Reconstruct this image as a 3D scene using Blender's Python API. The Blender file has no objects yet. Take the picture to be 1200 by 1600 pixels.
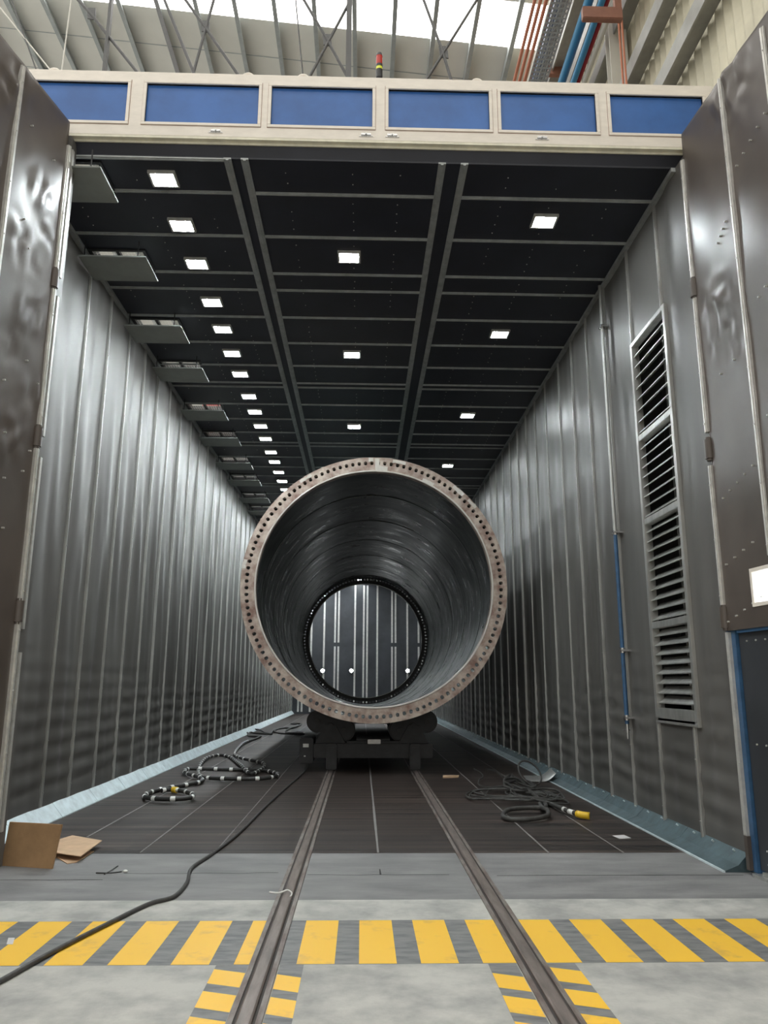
import bpy, bmesh, math, random
from mathutils import Vector, Matrix, noise
random.seed(7)
R = random.Random(11)
scn = bpy.context.scene
C = scn.collection
PI = math.pi

# ------------------------------------------------------------------ camera
F = 1200.0
CH = 1.5
AY = Vector((-35, 268, F)).normalized()
AZ = Vector((22, -5367, F)); AZ = (AZ - AY * AZ.dot(AY)).normalized()
AX = AY.cross(AZ)
if AX[0] < 0: AX = -AX
cam_d = bpy.data.cameras.new('camera'); cam = bpy.data.objects.new('camera', cam_d); C.objects.link(cam)
cam_d.sensor_fit = 'HORIZONTAL'; cam_d.sensor_width = 36; cam_d.lens = 36; cam_d.clip_end = 300
rot = Matrix(((AX[0], -AX[1], -AX[2]), (AY[0], -AY[1], -AY[2]), (AZ[0], -AZ[1], -AZ[2])))
cam.matrix_world = Matrix.Translation((0, 0, CH)) @ rot.to_4x4()
scn.camera = cam

def ray(px, py):
    d = Vector((px - 600, py - 800, F)); return Vector((d.dot(AX), d.dot(AY), d.dot(AZ)))
CO = Vector((0, 0, CH))
def onz(px, py, z=0.0):
    r = ray(px, py); return CO + r * ((z - CH) / r.z)
def onx(px, py, x):
    r = ray(px, py); return CO + r * (x / r.x)
def ony(px, py, y):
    r = ray(px, py); return CO + r * (y / r.y)

# ------------------------------------------------------------------ view and world
scn.view_settings.view_transform = 'Standard'
scn.view_settings.look = 'None'
scn.view_settings.exposure = 0.42
scn.view_settings.gamma = 1.0
scn.view_settings.use_curve_mapping = False
W = bpy.data.worlds.new('world'); scn.world = W; W.use_nodes = True
W.node_tree.nodes['Background'].inputs[0].default_value = (1.0, 0.97, 0.90, 1)
W.node_tree.nodes['Background'].inputs[1].default_value = 0.72
SKY = 5.0        # roof-light strength
LAMP = 165.0      # booth lamp strength
FLOOD = 70.0

# ------------------------------------------------------------------ materials
def mat(name, col, rough=0.6, metal=0.0, var=0.0, vscale=4.0, bump=0.0, bscale=30.0, emit=0.0, spec=0.5,
        stretch=(1, 1, 1), col2=None, rvar=0.0, coat=0.0, lo=0.35, hi=0.65):
    m = bpy.data.materials.new(name); m.use_nodes = True
    nt = m.node_tree; b = nt.nodes['Principled BSDF']
    b.inputs['Base Color'].default_value = (*col, 1)
    b.inputs['Roughness'].default_value = rough; b.inputs['Metallic'].default_value = metal
    b.inputs['Specular IOR Level'].default_value = spec
    b.inputs['Coat Weight'].default_value = coat
    if emit:
        b.inputs['Emission Color'].default_value = (*col, 1); b.inputs['Emission Strength'].default_value = emit
    if var or bump or col2 or rvar:
        tc = nt.nodes.new('ShaderNodeTexCoord'); mp = nt.nodes.new('ShaderNodeMapping')
        mp.inputs['Scale'].default_value = stretch
        nt.links.new(tc.outputs['Object'], mp.inputs['Vector'])
    if var or col2 or rvar:
        n = nt.nodes.new('ShaderNodeTexNoise'); n.inputs['Scale'].default_value = vscale
        n.inputs['Detail'].default_value = 7; n.inputs['Roughness'].default_value = 0.62
        nt.links.new(mp.outputs[0], n.inputs['Vector'])
        cr = nt.nodes.new('ShaderNodeValToRGB')
        a = col2 if col2 else tuple(max(0, c * (1 - var)) for c in col)
        z = col if col2 else tuple(min(1, c * (1 + var)) for c in col)
        cr.color_ramp.elements[0].position = lo; cr.color_ramp.elements[1].position = hi
        cr.color_ramp.elements[0].color = (*a, 1); cr.color_ramp.elements[1].color = (*z, 1)
        nt.links.new(n.outputs['Fac'], cr.inputs[0]); nt.links.new(cr.outputs[0], b.inputs['Base Color'])
        if rvar:
            mr = nt.nodes.new('ShaderNodeMapRange'); mr.inputs[1].default_value = 0.3; mr.inputs[2].default_value = 0.7
            mr.inputs[3].default_value = rough - rvar; mr.inputs[4].default_value = rough + rvar
            nt.links.new(n.outputs['Fac'], mr.inputs[0]); nt.links.new(mr.outputs[0], b.inputs['Roughness'])
    if bump:
        n2 = nt.nodes.new('ShaderNodeTexNoise'); n2.inputs['Scale'].default_value = bscale; n2.inputs['Detail'].default_value = 5
        nt.links.new(mp.outputs[0], n2.inputs['Vector'])
        bp = nt.nodes.new('ShaderNodeBump'); bp.inputs['Strength'].default_value = bump; bp.inputs['Distance'].default_value = 0.01
        nt.links.new(n2.outputs['Fac'], bp.inputs['Height']); nt.links.new(bp.outputs[0], b.inputs['Normal'])
    return m

M = {}
M['rubber'] = mat('rubber_lining', (0.108, 0.103, 0.096), 0.45, var=0.16, vscale=1.1, stretch=(1, 1, 0.35), rvar=0.07)
M['rubber_leaf'] = mat('rubber_leaf', (0.088, 0.072, 0.062), 0.36, var=0.22, vscale=0.9, rvar=0.07)
M['rubber_ceiling'] = mat('rubber_ceiling', (0.017, 0.019, 0.029), 0.5, var=0.2, vscale=1.5)
M['rubber_back'] = mat('rubber_back_doors', (0.040, 0.043, 0.050), 0.42, var=0.2, vscale=1.2)
M['galv'] = mat('galvanised_steel', (0.50, 0.50, 0.48), 0.42, 0.75, var=0.15, vscale=12, stretch=(1, 1, 0.2))
M['galv_light'] = mat('bright_steel_batten', (0.62, 0.61, 0.58), 0.45, 0.5, var=0.12, vscale=10)
M['ceil_strip'] = mat('ceiling_strip', (0.40, 0.42, 0.42), 0.5, 0.4, var=0.15, vscale=8)
M['fillet'] = mat('floor_fillet_sheet', (0.66, 0.76, 0.79), 0.45, 0.15, var=0.14, vscale=6)
M['fillet_dark'] = mat('blue_grey_fillet_sheet', (0.075, 0.115, 0.13), 0.5, 0.3, var=0.25, vscale=6)
M['frame_white'] = mat('cream_white_paint', (0.80, 0.745, 0.67), 0.5, var=0.05, vscale=5, stretch=(1, 1, 3))
M['frame_soffit'] = mat('cream_soffit_paint', (0.74, 0.71, 0.58), 0.55, var=0.10, vscale=8)
M['blue_panel'] = mat('blue_painted_panel', (0.035, 0.13, 0.40), 0.33, var=0.14, vscale=1.6)
M['dark_gap'] = mat('dark_recess', (0.02, 0.02, 0.02), 0.8)
M['black'] = mat('black_painted_steel', (0.022, 0.022, 0.024), 0.5, var=0.3, vscale=6)
M['blue_steel'] = mat('blue_painted_steel', (0.04, 0.105, 0.21), 0.4, var=0.2, vscale=8)
M['pipe_blue'] = mat('sky_blue_pipe', (0.05, 0.26, 0.48), 0.4)
M['pipe_navy'] = mat('navy_pipe', (0.03, 0.11, 0.30), 0.4)
M['pipe_red'] = mat('red_pipe', (0.50, 0.03, 0.04), 0.4)
M['pipe_orange'] = mat('salmon_pipe', (0.58, 0.22, 0.13), 0.5)
M['bracket'] = mat('brown_primer_steel', (0.28, 0.13, 0.09), 0.6, var=0.15)
M['baffle'] = mat('grey_baffle', (0.24, 0.255, 0.24), 0.6, var=0.08)
M['mesh_wire'] = mat('white_grille_wire', (0.75, 0.74, 0.70), 0.5)
M['skin_shell'] = mat('dark_green_primer', (0.011, 0.017, 0.0155), 0.33, var=0.5, vscale=1.3, stretch=(1, 2.2, 1), rvar=0.12, spec=0.30, bump=0.05, bscale=4)
M['skin_shell'].node_tree.nodes['Principled BSDF'].inputs['IOR'].default_value = 1.30
M['flange'] = mat('masked_primer_flange', (0.52, 0.43, 0.36), 0.45, 0.05, col2=(0.20, 0.11, 0.085), vscale=4.5, rvar=0.1, lo=0.34, hi=0.62)
M['flange_dark'] = mat('black_steel_flange', (0.018, 0.02, 0.02), 0.45)
M['tape'] = mat('clear_masking_tape', (0.62, 0.58, 0.53), 0.18)
M['weld'] = mat('weld_seam', (0.20, 0.22, 0.21), 0.28, 0.3)
M['concrete'] = mat('bare_concrete', (0.50, 0.495, 0.46), 0.75, col2=(0.31, 0.31, 0.295), vscale=2.6, bump=0.15, bscale=60, lo=0.36, hi=0.60)
M['apron'] = mat('stained_grey_concrete', (0.27, 0.265, 0.265), 0.65, col2=(0.135, 0.134, 0.137), vscale=2.4, bump=0.2, bscale=50, rvar=0.1, stretch=(0.6, 1.8, 1), lo=0.3, hi=0.7)
M['paint_yellow'] = mat('yellow_floor_paint', (0.94, 0.56, 0.045), 0.5, col2=(0.66, 0.40, 0.10), vscale=4.0, lo=0.28, hi=0.45)
M['paint_dark'] = mat('worn_dark_floor_paint', (0.105, 0.11, 0.12), 0.6, col2=(0.22, 0.22, 0.22), vscale=9, lo=0.42, hi=0.7, stretch=(0.5, 2, 1))
M['rail_rust'] = mat('rusty_rail_steel', (0.14, 0.10, 0.088), 0.55, 0.3, col2=(0.27, 0.25, 0.23), vscale=5, lo=0.36, hi=0.6, stretch=(3, 0.5, 1))
M['rail_head'] = mat('worn_rail_head', (0.19, 0.155, 0.14), 0.45, 0.3, var=0.3, vscale=6, stretch=(3, 0.4, 1))
M['joint'] = mat('floor_joint_strip', (0.22, 0.21, 0.20), 0.6)
M['joint_dark'] = mat('dark_rail_groove', (0.05, 0.042, 0.038), 0.8)  # flat dark brown for the strips beside the rail head
M['card'] = mat('brown_cardboard', (0.36, 0.22, 0.11), 0.8, var=0.14, vscale=5)
M['card_light'] = mat('light_cardboard', (0.56, 0.38, 0.24), 0.8, var=0.10, vscale=7)
M['hose'] = mat('black_rubber_hose', (0.022, 0.021, 0.020), 0.5, var=0.2, vscale=20)
M['cable'] = mat('dusty_cable', (0.050, 0.048, 0.045), 0.6, var=0.3, vscale=15)
M['white_tape'] = mat('white_tape_band', (0.75, 0.75, 0.72), 0.5)
M['yellow_plastic'] = mat('yellow_coupling', (0.80, 0.52, 0.03), 0.4)
M['paper'] = mat('white_paper', (0.62, 0.60, 0.60), 0.7)
M['roof'] = mat('cream_roof_sheet', (0.74, 0.73, 0.67), 0.6, var=0.05, vscale=0.5)
M['hall_wall'] = mat('cream_hall_cladding', (0.66, 0.62, 0.48), 0.55, var=0.22, vscale=0.7)
M['purlin'] = mat('galvanised_purlin', (0.40, 0.43, 0.43), 0.5, 0.3, var=0.1)
M['truss'] = mat('grey_truss_steel', (0.10, 0.10, 0.10), 0.5, 0.2)
M['girt'] = mat('grey_girt', (0.36, 0.36, 0.34), 0.5, 0.3, var=0.1)
M['white_steel'] = mat('white_column_paint', (0.66, 0.64, 0.58), 0.5)
M['tray'] = mat('galvanised_tray', (0.55, 0.53, 0.50), 0.5, 0.4)
M['chrome'] = mat('bright_metal', (0.6, 0.6, 0.6), 0.25, 0.9)
M['beacon_red'] = mat('red_lens', (0.45, 0.03, 0.02), 0.25)
M['beacon_yellow'] = mat('yellow_lens', (0.70, 0.75, 0.05), 0.25)
M['beacon_black'] = mat('black_plastic', (0.02, 0.02, 0.022), 0.4)
M['lamp'] = mat('lit_lamp_diffuser', (0.90, 0.98, 1.0), 0.5, emit=LAMP)
M['skylight'] = mat('bright_roof_light', (1.0, 0.98, 0.94), 0.5, emit=SKY)
M['flood'] = mat('lit_flood_lens', (0.95, 1.0, 1.0), 0.5, emit=FLOOD)
M['window'] = mat('lit_window_pane', (0.92, 0.96, 1.0), 0.3, emit=1.6)
M['red_paint'] = mat('red_painted_duct', (0.75, 0.05, 0.05), 0.5)

def slat_floor():
    # cast floor tiles with fine ribs running across the booth, random streaks and a darker tone in between
    m = bpy.data.materials.new('ribbed_floor_tiles'); m.use_nodes = True
    nt = m.node_tree; b = nt.nodes['Principled BSDF']; L = nt.links
    b.inputs['Roughness'].default_value = 0.55; b.inputs['Specular IOR Level'].default_value = 0.4
    tc = nt.nodes.new('ShaderNodeTexCoord')
    mp = nt.nodes.new('ShaderNodeMapping'); mp.inputs['Scale'].default_value = (0.25, 9.0, 1)
    L.new(tc.outputs['Object'], mp.inputs[0])
    n1 = nt.nodes.new('ShaderNodeTexNoise'); n1.inputs['Scale'].default_value = 1.0; n1.inputs['Detail'].default_value = 4
    L.new(mp.outputs[0], n1.inputs['Vector'])
    br = nt.nodes.new('ShaderNodeTexBrick'); br.offset = 0.0
    br.inputs['Scale'].default_value = 1.0; br.inputs['Brick Width'].default_value = 0.72; br.inputs['Row Height'].default_value = 0.36
    br.inputs['Mortar Size'].default_value = 0.0
    br.inputs['Color1'].default_value = (0.75, 0.75, 0.75, 1); br.inputs['Color2'].default_value = (1.25, 1.22, 1.2, 1)
    L.new(tc.outputs['Object'], br.inputs['Vector'])
    cr = nt.nodes.new('ShaderNodeValToRGB')
    e = cr.color_ramp.elements; e[0].position = 0.36; e[1].position = 0.70
    e[0].color = (0.015, 0.0105, 0.009, 1); e[1].color = (0.086, 0.062, 0.052, 1)
    L.new(n1.outputs['Fac'], cr.inputs[0])
    mx = nt.nodes.new('ShaderNodeMix'); mx.data_type = 'RGBA'; mx.blend_type = 'MULTIPLY'; mx.inputs[0].default_value = 0.8
    L.new(cr.outputs[0], mx.inputs[6]); L.new(br.outputs['Color'], mx.inputs[7])
    wv = nt.nodes.new('ShaderNodeTexWave'); wv.wave_type = 'BANDS'; wv.bands_direction = 'Y'
    wv.inputs['Scale'].default_value = 4.2; wv.inputs['Distortion'].default_value = 0.3
    L.new(tc.outputs['Object'], wv.inputs['Vector'])
    m2 = nt.nodes.new('ShaderNodeMix'); m2.data_type = 'RGBA'; m2.blend_type = 'MULTIPLY'; m2.inputs[0].default_value = 0.45
    L.new(mx.outputs[2], m2.inputs[6]); L.new(wv.outputs['Color'], m2.inputs[7])
    L.new(m2.outputs[2], b.inputs['Base Color'])
    bp = nt.nodes.new('ShaderNodeBump'); bp.inputs['Strength'].default_value = 0.5; bp.inputs['Distance'].default_value = 0.006
    L.new(wv.outputs['Fac'], bp.inputs['Height']); L.new(bp.outputs[0], b.inputs['Normal'])
    return m
M['slats'] = slat_floor()

# ------------------------------------------------------------------ helpers
def chain(o):
    # world offset of a parent chain (no rotations are used)
    v = Vector((0, 0, 0))
    while o: v += o.location; o = o.parent
    return v
class MB:
    def __init__(s): s.v = []; s.f = []; s.m = []; s.sm = []
    def add(s, vs, fs, mi=0, smooth=False):
        o = len(s.v); s.v += [tuple(v) for v in vs]
        for f in fs: s.f.append([o + i for i in f]); s.m.append(mi); s.sm.append(smooth)
    def box(s, x0, y0, z0, x1, y1, z1, mi=0, bev=0.0, T=None):
        if x1 < x0: x0, x1 = x1, x0
        if y1 < y0: y0, y1 = y1, y0
        if z1 < z0: z0, z1 = z1, z0
        b = min(bev, (x1-x0)*.45, (y1-y0)*.45, (z1-z0)*.45)
        if b <= 0:
            vs = [(x, y, z) for z in (z0, z1) for y in (y0, y1) for x in (x0, x1)]
            fs = [(0, 2, 3, 1), (4, 5, 7, 6), (0, 1, 5, 4), (2, 6, 7, 3), (0, 4, 6, 2), (1, 3, 7, 5)]
        else:
            bm = bmesh.new()
            bmesh.ops.create_cube(bm, size=1.0)
            for v in bm.verts:
                v.co = Vector(((x0+x1)/2 + v.co.x*(x1-x0), (y0+y1)/2 + v.co.y*(y1-y0), (z0+z1)/2 + v.co.z*(z1-z0)))
            bmesh.ops.bevel(bm, geom=bm.edges[:], offset=b, segments=2, affect='EDGES')
            bm.verts.index_update()
            vs = [tuple(v.co) for v in bm.verts]; fs = [[v.index for v in f.verts] for f in bm.faces]; bm.free()
        if T: vs = [tuple(T @ Vector(v)) for v in vs]
        s.add(vs, fs, mi)
    def cyl(s, p0, p1, r, n=16, mi=0, r2=None, cap=True, smooth=True):
        p0 = Vector(p0); p1 = Vector(p1); d = (p1 - p0).normalized()
        u = d.orthogonal().normalized(); w = d.cross(u); r2 = r if r2 is None else r2
        vs = []
        for p, q in ((p0, r), (p1, r2)):
            for i in range(n):
                a = 2*PI*i/n; vs.append(p + u*math.cos(a)*q + w*math.sin(a)*q)
        s.add(vs, [(i, (i+1) % n, n+(i+1) % n, n+i) for i in range(n)], mi, smooth)
        if cap: s.add(vs, [list(range(n))[::-1], list(range(n, 2*n))], mi)
    def bar(s, p0, p1, w, t, mi=0, up=(0, 1, 0)):
        # rectangular bar between two points, w across, t along 'up'
        p0 = Vector(p0); p1 = Vector(p1); d = (p1-p0).normalized(); up = Vector(up)
        side = d.cross(up).normalized(); up = side.cross(d).normalized()
        vs = [p + side*a*w/2 + up*b*t/2 for p in (p0, p1) for a, b in ((-1, -1), (1, -1), (1, 1), (-1, 1))]
        s.add(vs, [(3, 2, 1, 0), (4, 5, 6, 7), (0, 1, 5, 4), (1, 2, 6, 5), (2, 3, 7, 6), (3, 0, 4, 7)], mi)
    def prism(s, poly, a0, a1, axis='y', mi=0):
        # poly: 2D points, extruded along axis
        n = len(poly)
        def P(q, a): return (q[0], a, q[1]) if axis == 'y' else ((q[0], q[1], a) if axis == 'z' else (a, q[0], q[1]))
        vs = [P(q, a0) for q in poly] + [P(q, a1) for q in poly]
        s.add(vs, [(i, (i+1) % n, n+(i+1) % n, n+i) for i in range(n)], mi)
        s.add(vs, [list(range(n))[::-1], list(range(n, 2*n))], mi)
    def tube(s, pts, r, n=8, mifn=None, rfn=None, closed=False):
        pts = [Vector(p) for p in pts]; prev = None; rings = []
        for i, p in enumerate(pts):
            d = (pts[min(i+1, len(pts)-1)] - pts[max(i-1, 0)])
            d = d.normalized() if d.length > 1e-9 else Vector((1, 0, 0))
            u = Vector((0, 0, 1)) if prev is None else prev
            u = (u - d*u.dot(d)); u = u.normalized() if u.length > 1e-5 else d.orthogonal().normalized()
            prev = u; w = d.cross(u); q = r*(rfn(i) if rfn else 1)
            rings.append([p + u*math.cos(2*PI*k/n)*q + w*math.sin(2*PI*k/n)*q for k in range(n)])
        o = len(s.v)
        for g in rings: s.v += [tuple(v) for v in g]
        for i in range(len(rings)-1):
            for k in range(n):
                s.f.append([o+i*n+k, o+i*n+(k+1) % n, o+(i+1)*n+(k+1) % n, o+(i+1)*n+k])
                s.m.append(mifn(i) if mifn else 0); s.sm.append(True)
        s.f.append([o+k for k in range(n)][::-1]); s.m.append(0); s.sm.append(False)
        s.f.append([o+(len(rings)-1)*n+k for k in range(n)]); s.m.append(0); s.sm.append(False)
    def lathe(s, prof, c, n=96, mi=0, smooth=True, closed=True):
        # prof: (radius, y) around the Y axis through c=(x,z)
        m = len(prof)
        vs = [(c[0]+r*math.cos(2*PI*k/n), y, c[1]+r*math.sin(2*PI*k/n)) for (r, y) in prof for k in range(n)]
        fs = []
        for i in range(m if closed else m-1):
            j = (i+1) % m
            for k in range(n): fs.append((i*n+k, i*n+(k+1) % n, j*n+(k+1) % n, j*n+k))
        s.add(vs, fs, mi, smooth)
    def build(s, name, mats, parent=None, fix=True):
        me = bpy.data.meshes.new(name); me.from_pydata(s.v, [], s.f)
        for m in (mats if isinstance(mats, (list, tuple)) else [mats]): me.materials.append(m)
        me.polygons.foreach_set('material_index', s.m); me.polygons.foreach_set('use_smooth', s.sm)
        if fix:
            bm = bmesh.new(); bm.from_mesh(me); bmesh.ops.recalc_face_normals(bm, faces=bm.faces[:]); bm.to_mesh(me); bm.free()
        me.update()
        o = bpy.data.objects.new(name, me); C.objects.link(o)
        if parent:
            me.transform(Matrix.Translation(-chain(parent))); o.parent = parent
        return o
def recenter(o):
    # put the object's origin at the base of its mesh
    vs = [v.co for v in o.data.vertices]
    c = Vector(((min(v.x for v in vs)+max(v.x for v in vs))/2, (min(v.y for v in vs)+max(v.y for v in vs))/2, min(v.z for v in vs)))
    o.data.transform(Matrix.Translation(-c)); o.location = c
def tag(o, label, cat, group=None, kind=None):
    o['label'] = label; o['category'] = cat
    if group: o['group'] = group
    if kind: o['kind'] = kind
    return o
def thing(name, loc, label, cat, group=None):
    o = bpy.data.objects.new(name, None); C.objects.link(o); o.location = loc; o.empty_display_size = 0.2
    return tag(o, label, cat, group)
def struct(mb, name, mats, fix=True):
    o = mb.build(name, mats, fix=fix); o['kind'] = 'structure'; return o
trim_i = [0]
def trim(mb, mats):
    trim_i[0] += 1
    return struct(mb, 'trim_%d' % trim_i[0], mats)
def dup(root, loc):
    r = root.copy(); C.objects.link(r); r.location = loc
    for ch in list(root.children):
        c = ch.copy(); C.objects.link(c); c.parent = r
        for g in ch.children:
            d = g.copy(); C.objects.link(d); d.parent = c
    return r
def smooth(pts, k=8):
    pts = [Vector(p) for p in pts]; out = []
    for i in range(len(pts)-1):
        p0 = pts[max(i-1, 0)]; p1 = pts[i]; p2 = pts[i+1]; p3 = pts[min(i+2, len(pts)-1)]
        for j in range(k):
            t = j/k
            out.append(0.5*((2*p1)+(p2-p0)*t+(2*p0-5*p1+4*p2-p3)*t*t+(3*p1-p0-3*p2+p3)*t**3))
    out.append(pts[-1]); return out
def resample(pts, step):
    out = [pts[0].copy()]; acc = 0
    for a, b in zip(pts, pts[1:]):
        L = (b-a).length
        while acc + L >= step and L > 0:
            t = (step-acc)/L; a = a.lerp(b, t); out.append(a.copy()); L = (b-a).length; acc = 0
        acc += L
    return out

XL, XR, ZC, Y0, Y1 = -3.5, 3.2, 6.73, 6.90, 40.0

# ------------------------------------------------------------------ floors
mb = MB()
mb.box(-22, -14, -0.20, 4.6, 5.93, 0.0)
mb.box(4.6, -14, -0.20, 14, 5.0, 0.0)
struct(mb, 'floor', M['concrete'])
mb = MB(); mb.box(-22, 5.93, -0.2, 4.6, 7.46, 0.0, 0)
y = 6.66
for (xa, xb, yy) in ((-3.6, -2.0, 6.52), (-1.9, -0.66, 6.72), (-0.42, 0.72, 6.66), (1.1, 3.1, 6.62)):
    pts = [(xa+(xb-xa)*t/8, yy+R.uniform(-.012, .012)) for t in range(9)]
    for (a, b) in zip(pts, pts[1:]):
        mb.add([(a[0], a[1]-.006, .0012), (b[0], b[1]-.006, .0012), (b[0], b[1]+.006, .0012), (a[0], a[1]+.006, .0012)], [(0, 1, 2, 3)], 1)
mb.add([(0.16, 6.66, .0012), (0.175, 6.66, .0012), (0.17, 6.85, .0012), (0.162, 6.85, .0012)], [(0, 1, 2, 3)], 1)
struct(mb, 'floor', [M['apron'], M['dark_gap']])
mb = MB(); mb.box(XL-.1, 7.46, -0.2, XR+.1, Y1+.1, 0.0)
struct(mb, 'floor', M['slats'])
mb = MB(); mb.box(-22, 7.46, -0.2, XL-.1, Y1+6, 0.0); mb.box(XR+.1, 7.46, -.2, 4.6, Y1+6, 0); mb.box(XL-.1, Y1+.1, -.2, XR+.1, Y1+6, 0)
struct(mb, 'floor', M['concrete'])
# floor joints (long thin strips let into the tile floor)
for x, w, ya in ((-2.71, .014, 8.23), (-1.985, .014, 7.5), (-1.315, .010, 7.5), (0.165, .022, 7.47), (1.72, .016, 7.47), (2.41, .014, 7.47)):
    mb = MB(); n = 60
    for i in range(n):
        a = ya+(Y1-ya)*i/n; b = ya+(Y1-ya)*(i+1)/n; q = (w*0.5)*R.uniform(.7, 1.25)
        mb.box(x-q, a, 0.0, x+q, b, 0.003)
    trim(mb, M['joint'])

# ------------------------------------------------------------------ booth shell
def waves(y, z, amp=1.0, seed=0.0, period=0.857):
    ph = ((y-(8.97 if seed < 5 else 9.335)) % period)/period
    env = math.sin(PI*ph)
    a = noise.noise(Vector((y*1.9+seed, z*0.22, seed)))*0.045*env
    mid = math.exp(-((z-2.6)/1.9)**2)
    a += noise.noise(Vector((y*4.5+seed+z*.25, z*0.45, 5+seed)))*(0.014+.026*mid)*env
    a += noise.noise(Vector((y*9+seed, z*0.9, 11+seed)))*0.012*mid*env
    low = max(0.0, min(1.0, (2.1-z)/1.6))
    a += math.sin(z*2*PI/0.21+2.0*noise.noise(Vector((y*.8, 0, seed))))*0.011*low*(0.5+0.5*env)
    a += noise.noise(Vector((y*2.2, z*5, 9+seed)))*0.010*low*env
    return a*amp*max(0.0, min(1.0, (z-.12)/.25))
def sheet(yA, yB, zA, zB, x, sgn, skip=None, seed=0.0, dy=0.065, dz=0.04):
    ny = int((yB-yA)/dy); nz = int((zB-zA)/dz); vs = []; fs = []
    for j in range(nz+1):
        z = zA+(zB-zA)*j/nz
        for i in range(ny+1):
            yv = yA+(yB-yA)*i/ny
            d = waves(yv, z, 1.0, seed)
            if skip and skip[0]-.15 < yv < skip[1]+.15 and z > 0.9: d *= 0.1
            vs.append((x+sgn*d, yv, z))
    for j in range(nz):
        for i in range(ny):
            if skip:
                yc = yA+(yB-yA)*(i+.5)/ny; zc = zA+(zB-zA)*(j+.5)/nz
                if skip[0] < yc < skip[1] and skip[2] < zc < skip[3]: continue
            a = j*(ny+1)+i
            fs.append((a, a+1, a+ny+2, a+ny+1))
    return vs, fs
mb = MB(); v, f = sheet(6.94, Y1, 0.0, ZC, XL, 1, seed=3.1); mb.add(v, f, 0, True)
mb.box(XL-.16, 6.9, 0, XL-.06, Y1, ZC+.15, 1)
struct(mb, 'wall_left', [M['rubber'], M['blue_steel']], fix=False)
LV = (7.44, 8.41, 1.15, 5.42)
mb = MB(); v, f = sheet(6.72, Y1, 0.0, ZC, XR, -1, skip=LV, seed=8.4); mb.add(v, [g[::-1] for g in f], 0, True)
mb.box(XR+.36, 6.72, 0, XR+.46, Y1, ZC+.15, 1)
struct(mb, 'wall_right', [M['rubber'], M['frame_white']], fix=False)
# left front return beside the opening
mb = MB(); mb.box(XL-.16, 6.76, 0, -2.95, 6.93, 6.85, 0, .02)
for a, b in ((.3, 1.75), (1.95, 3.5), (3.7, 5.1), (5.3, 6.7)):
    mb.box(-2.955, 6.79, a, -2.935, 6.83, b, 1); mb.box(-2.965, 6.752, a, -2.99, 6.762, b, 1)
struct(mb, 'wall_front', [M['rubber'], M['galv_light']])
mb = MB()
ny = 40; nz = 60; vs = []
for j in range(nz+1):
    for i in range(ny+1):
        xv = XL+(XR-XL)*i/ny; z = ZC*j/nz
        d = noise.noise(Vector((xv*1.3, z*1.1, 2)))*.02 + noise.noise(Vector((xv*3+z, z*4, 7)))*.012
        vs.append((xv, Y1+d, z))
mb.add(vs, [(j*(ny+1)+i, j*(ny+1)+i+1, (j+1)*(ny+1)+i+1, (j+1)*(ny+1)+i) for j in range(nz) for i in range(ny)], 0, True)
mb.box(XL-.16, Y1+.06, 0, XR+.46, Y1+.16, ZC+.15, 1)
struct(mb, 'wall_back', [M['rubber_back'], M['blue_steel']], fix=False)

# ceiling with the inlet openings left clear
hpx = [(152, 262), (225, 402), (278, 510), (314, 576), (345, 642), (370, 685), (390, 724), (403, 751), (418, 779), (427, 799)]
ZP = 6.50
hn = [onz(a, b, ZP).y for a, b in hpx]          # near edges of the baffle plates
hy = [y+.46 for y in hn]                        # centres of the openings
HX0, HX1, HL = -3.40, -2.76, 0.46
mb = MB(); zt = ZC+.12
mb.box(HX1, Y0+.02, ZC, XR+.46, Y1+.16, zt); mb.box(XL-.16, Y0+.02, ZC, HX0, Y1+.16, zt)
mb.add([(XL-.16, 6.868, 6.85), (XR+.46, 6.868, 6.85), (XR+.46, 6.868, 6.88), (XL-.16, 6.868, 6.88), (XL-.16, Y0+.03, ZC+.001), (XR+.46, Y0+.03, ZC+.001), (XR+.46, Y0+.03, ZC+.06), (XL-.16, Y0+.03, ZC+.06)],
       [(0, 1, 2, 3), (4, 7, 6, 5), (0, 4, 5, 1), (3, 2, 6, 7), (0, 3, 7, 4), (1, 5, 6, 2)])
ya = Y0+.02
for h in hy:
    if h-HL/2 > ya: mb.box(HX0, ya, ZC, HX1, h-HL/2, zt)
    ya = h+HL/2
mb.box(HX0, ya, ZC, HX1, Y1+.16, zt)
struct(mb, 'ceiling', M['rubber_ceiling'])

# ceiling strips
for xs in (-1.425, -1.25, 0.775, 1.005):
    mb = MB(); mb.box(xs-.038, Y0, ZC-.018, xs+.038, Y1, ZC)
    mb.box(xs-.014, Y0, ZC-.030, xs+.014, Y1, ZC-.018); trim(mb, M['ceil_strip'])
for xs in (XL+.02, XR-.02):
    mb = MB(); mb.box(xs-.03, Y0, ZC-.05, xs+.03, Y1, ZC-.002); trim(mb, M['ceil_strip'])
cross = [7.47, 8.30, 9.15, 9.585, 10.38, 11.25, 12.13, 12.90, 13.10, 13.98, 14.83, 15.68, 16.38, 16.62, 17.5, 18.35, 19.2, 20.0, 20.25]
while cross[-1] < Y1-.9: cross.append(cross[-1]+.86)
for k, yc in enumerate([6.93]+cross):
    for c, (xa, xb) in enumerate(((XL+.05, -1.463), (-1.21, .737), (1.043, XR-.05))):
        if k == 0 and c: continue
        mb = MB(); mb.box(xa, yc-.022, ZC-.014, xb, yc+.022, ZC)
        mb.box(xa, yc-.009, ZC-.024, xb, yc+.009, ZC-.014)
        trim(mb, M['ceil_strip'])
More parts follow.
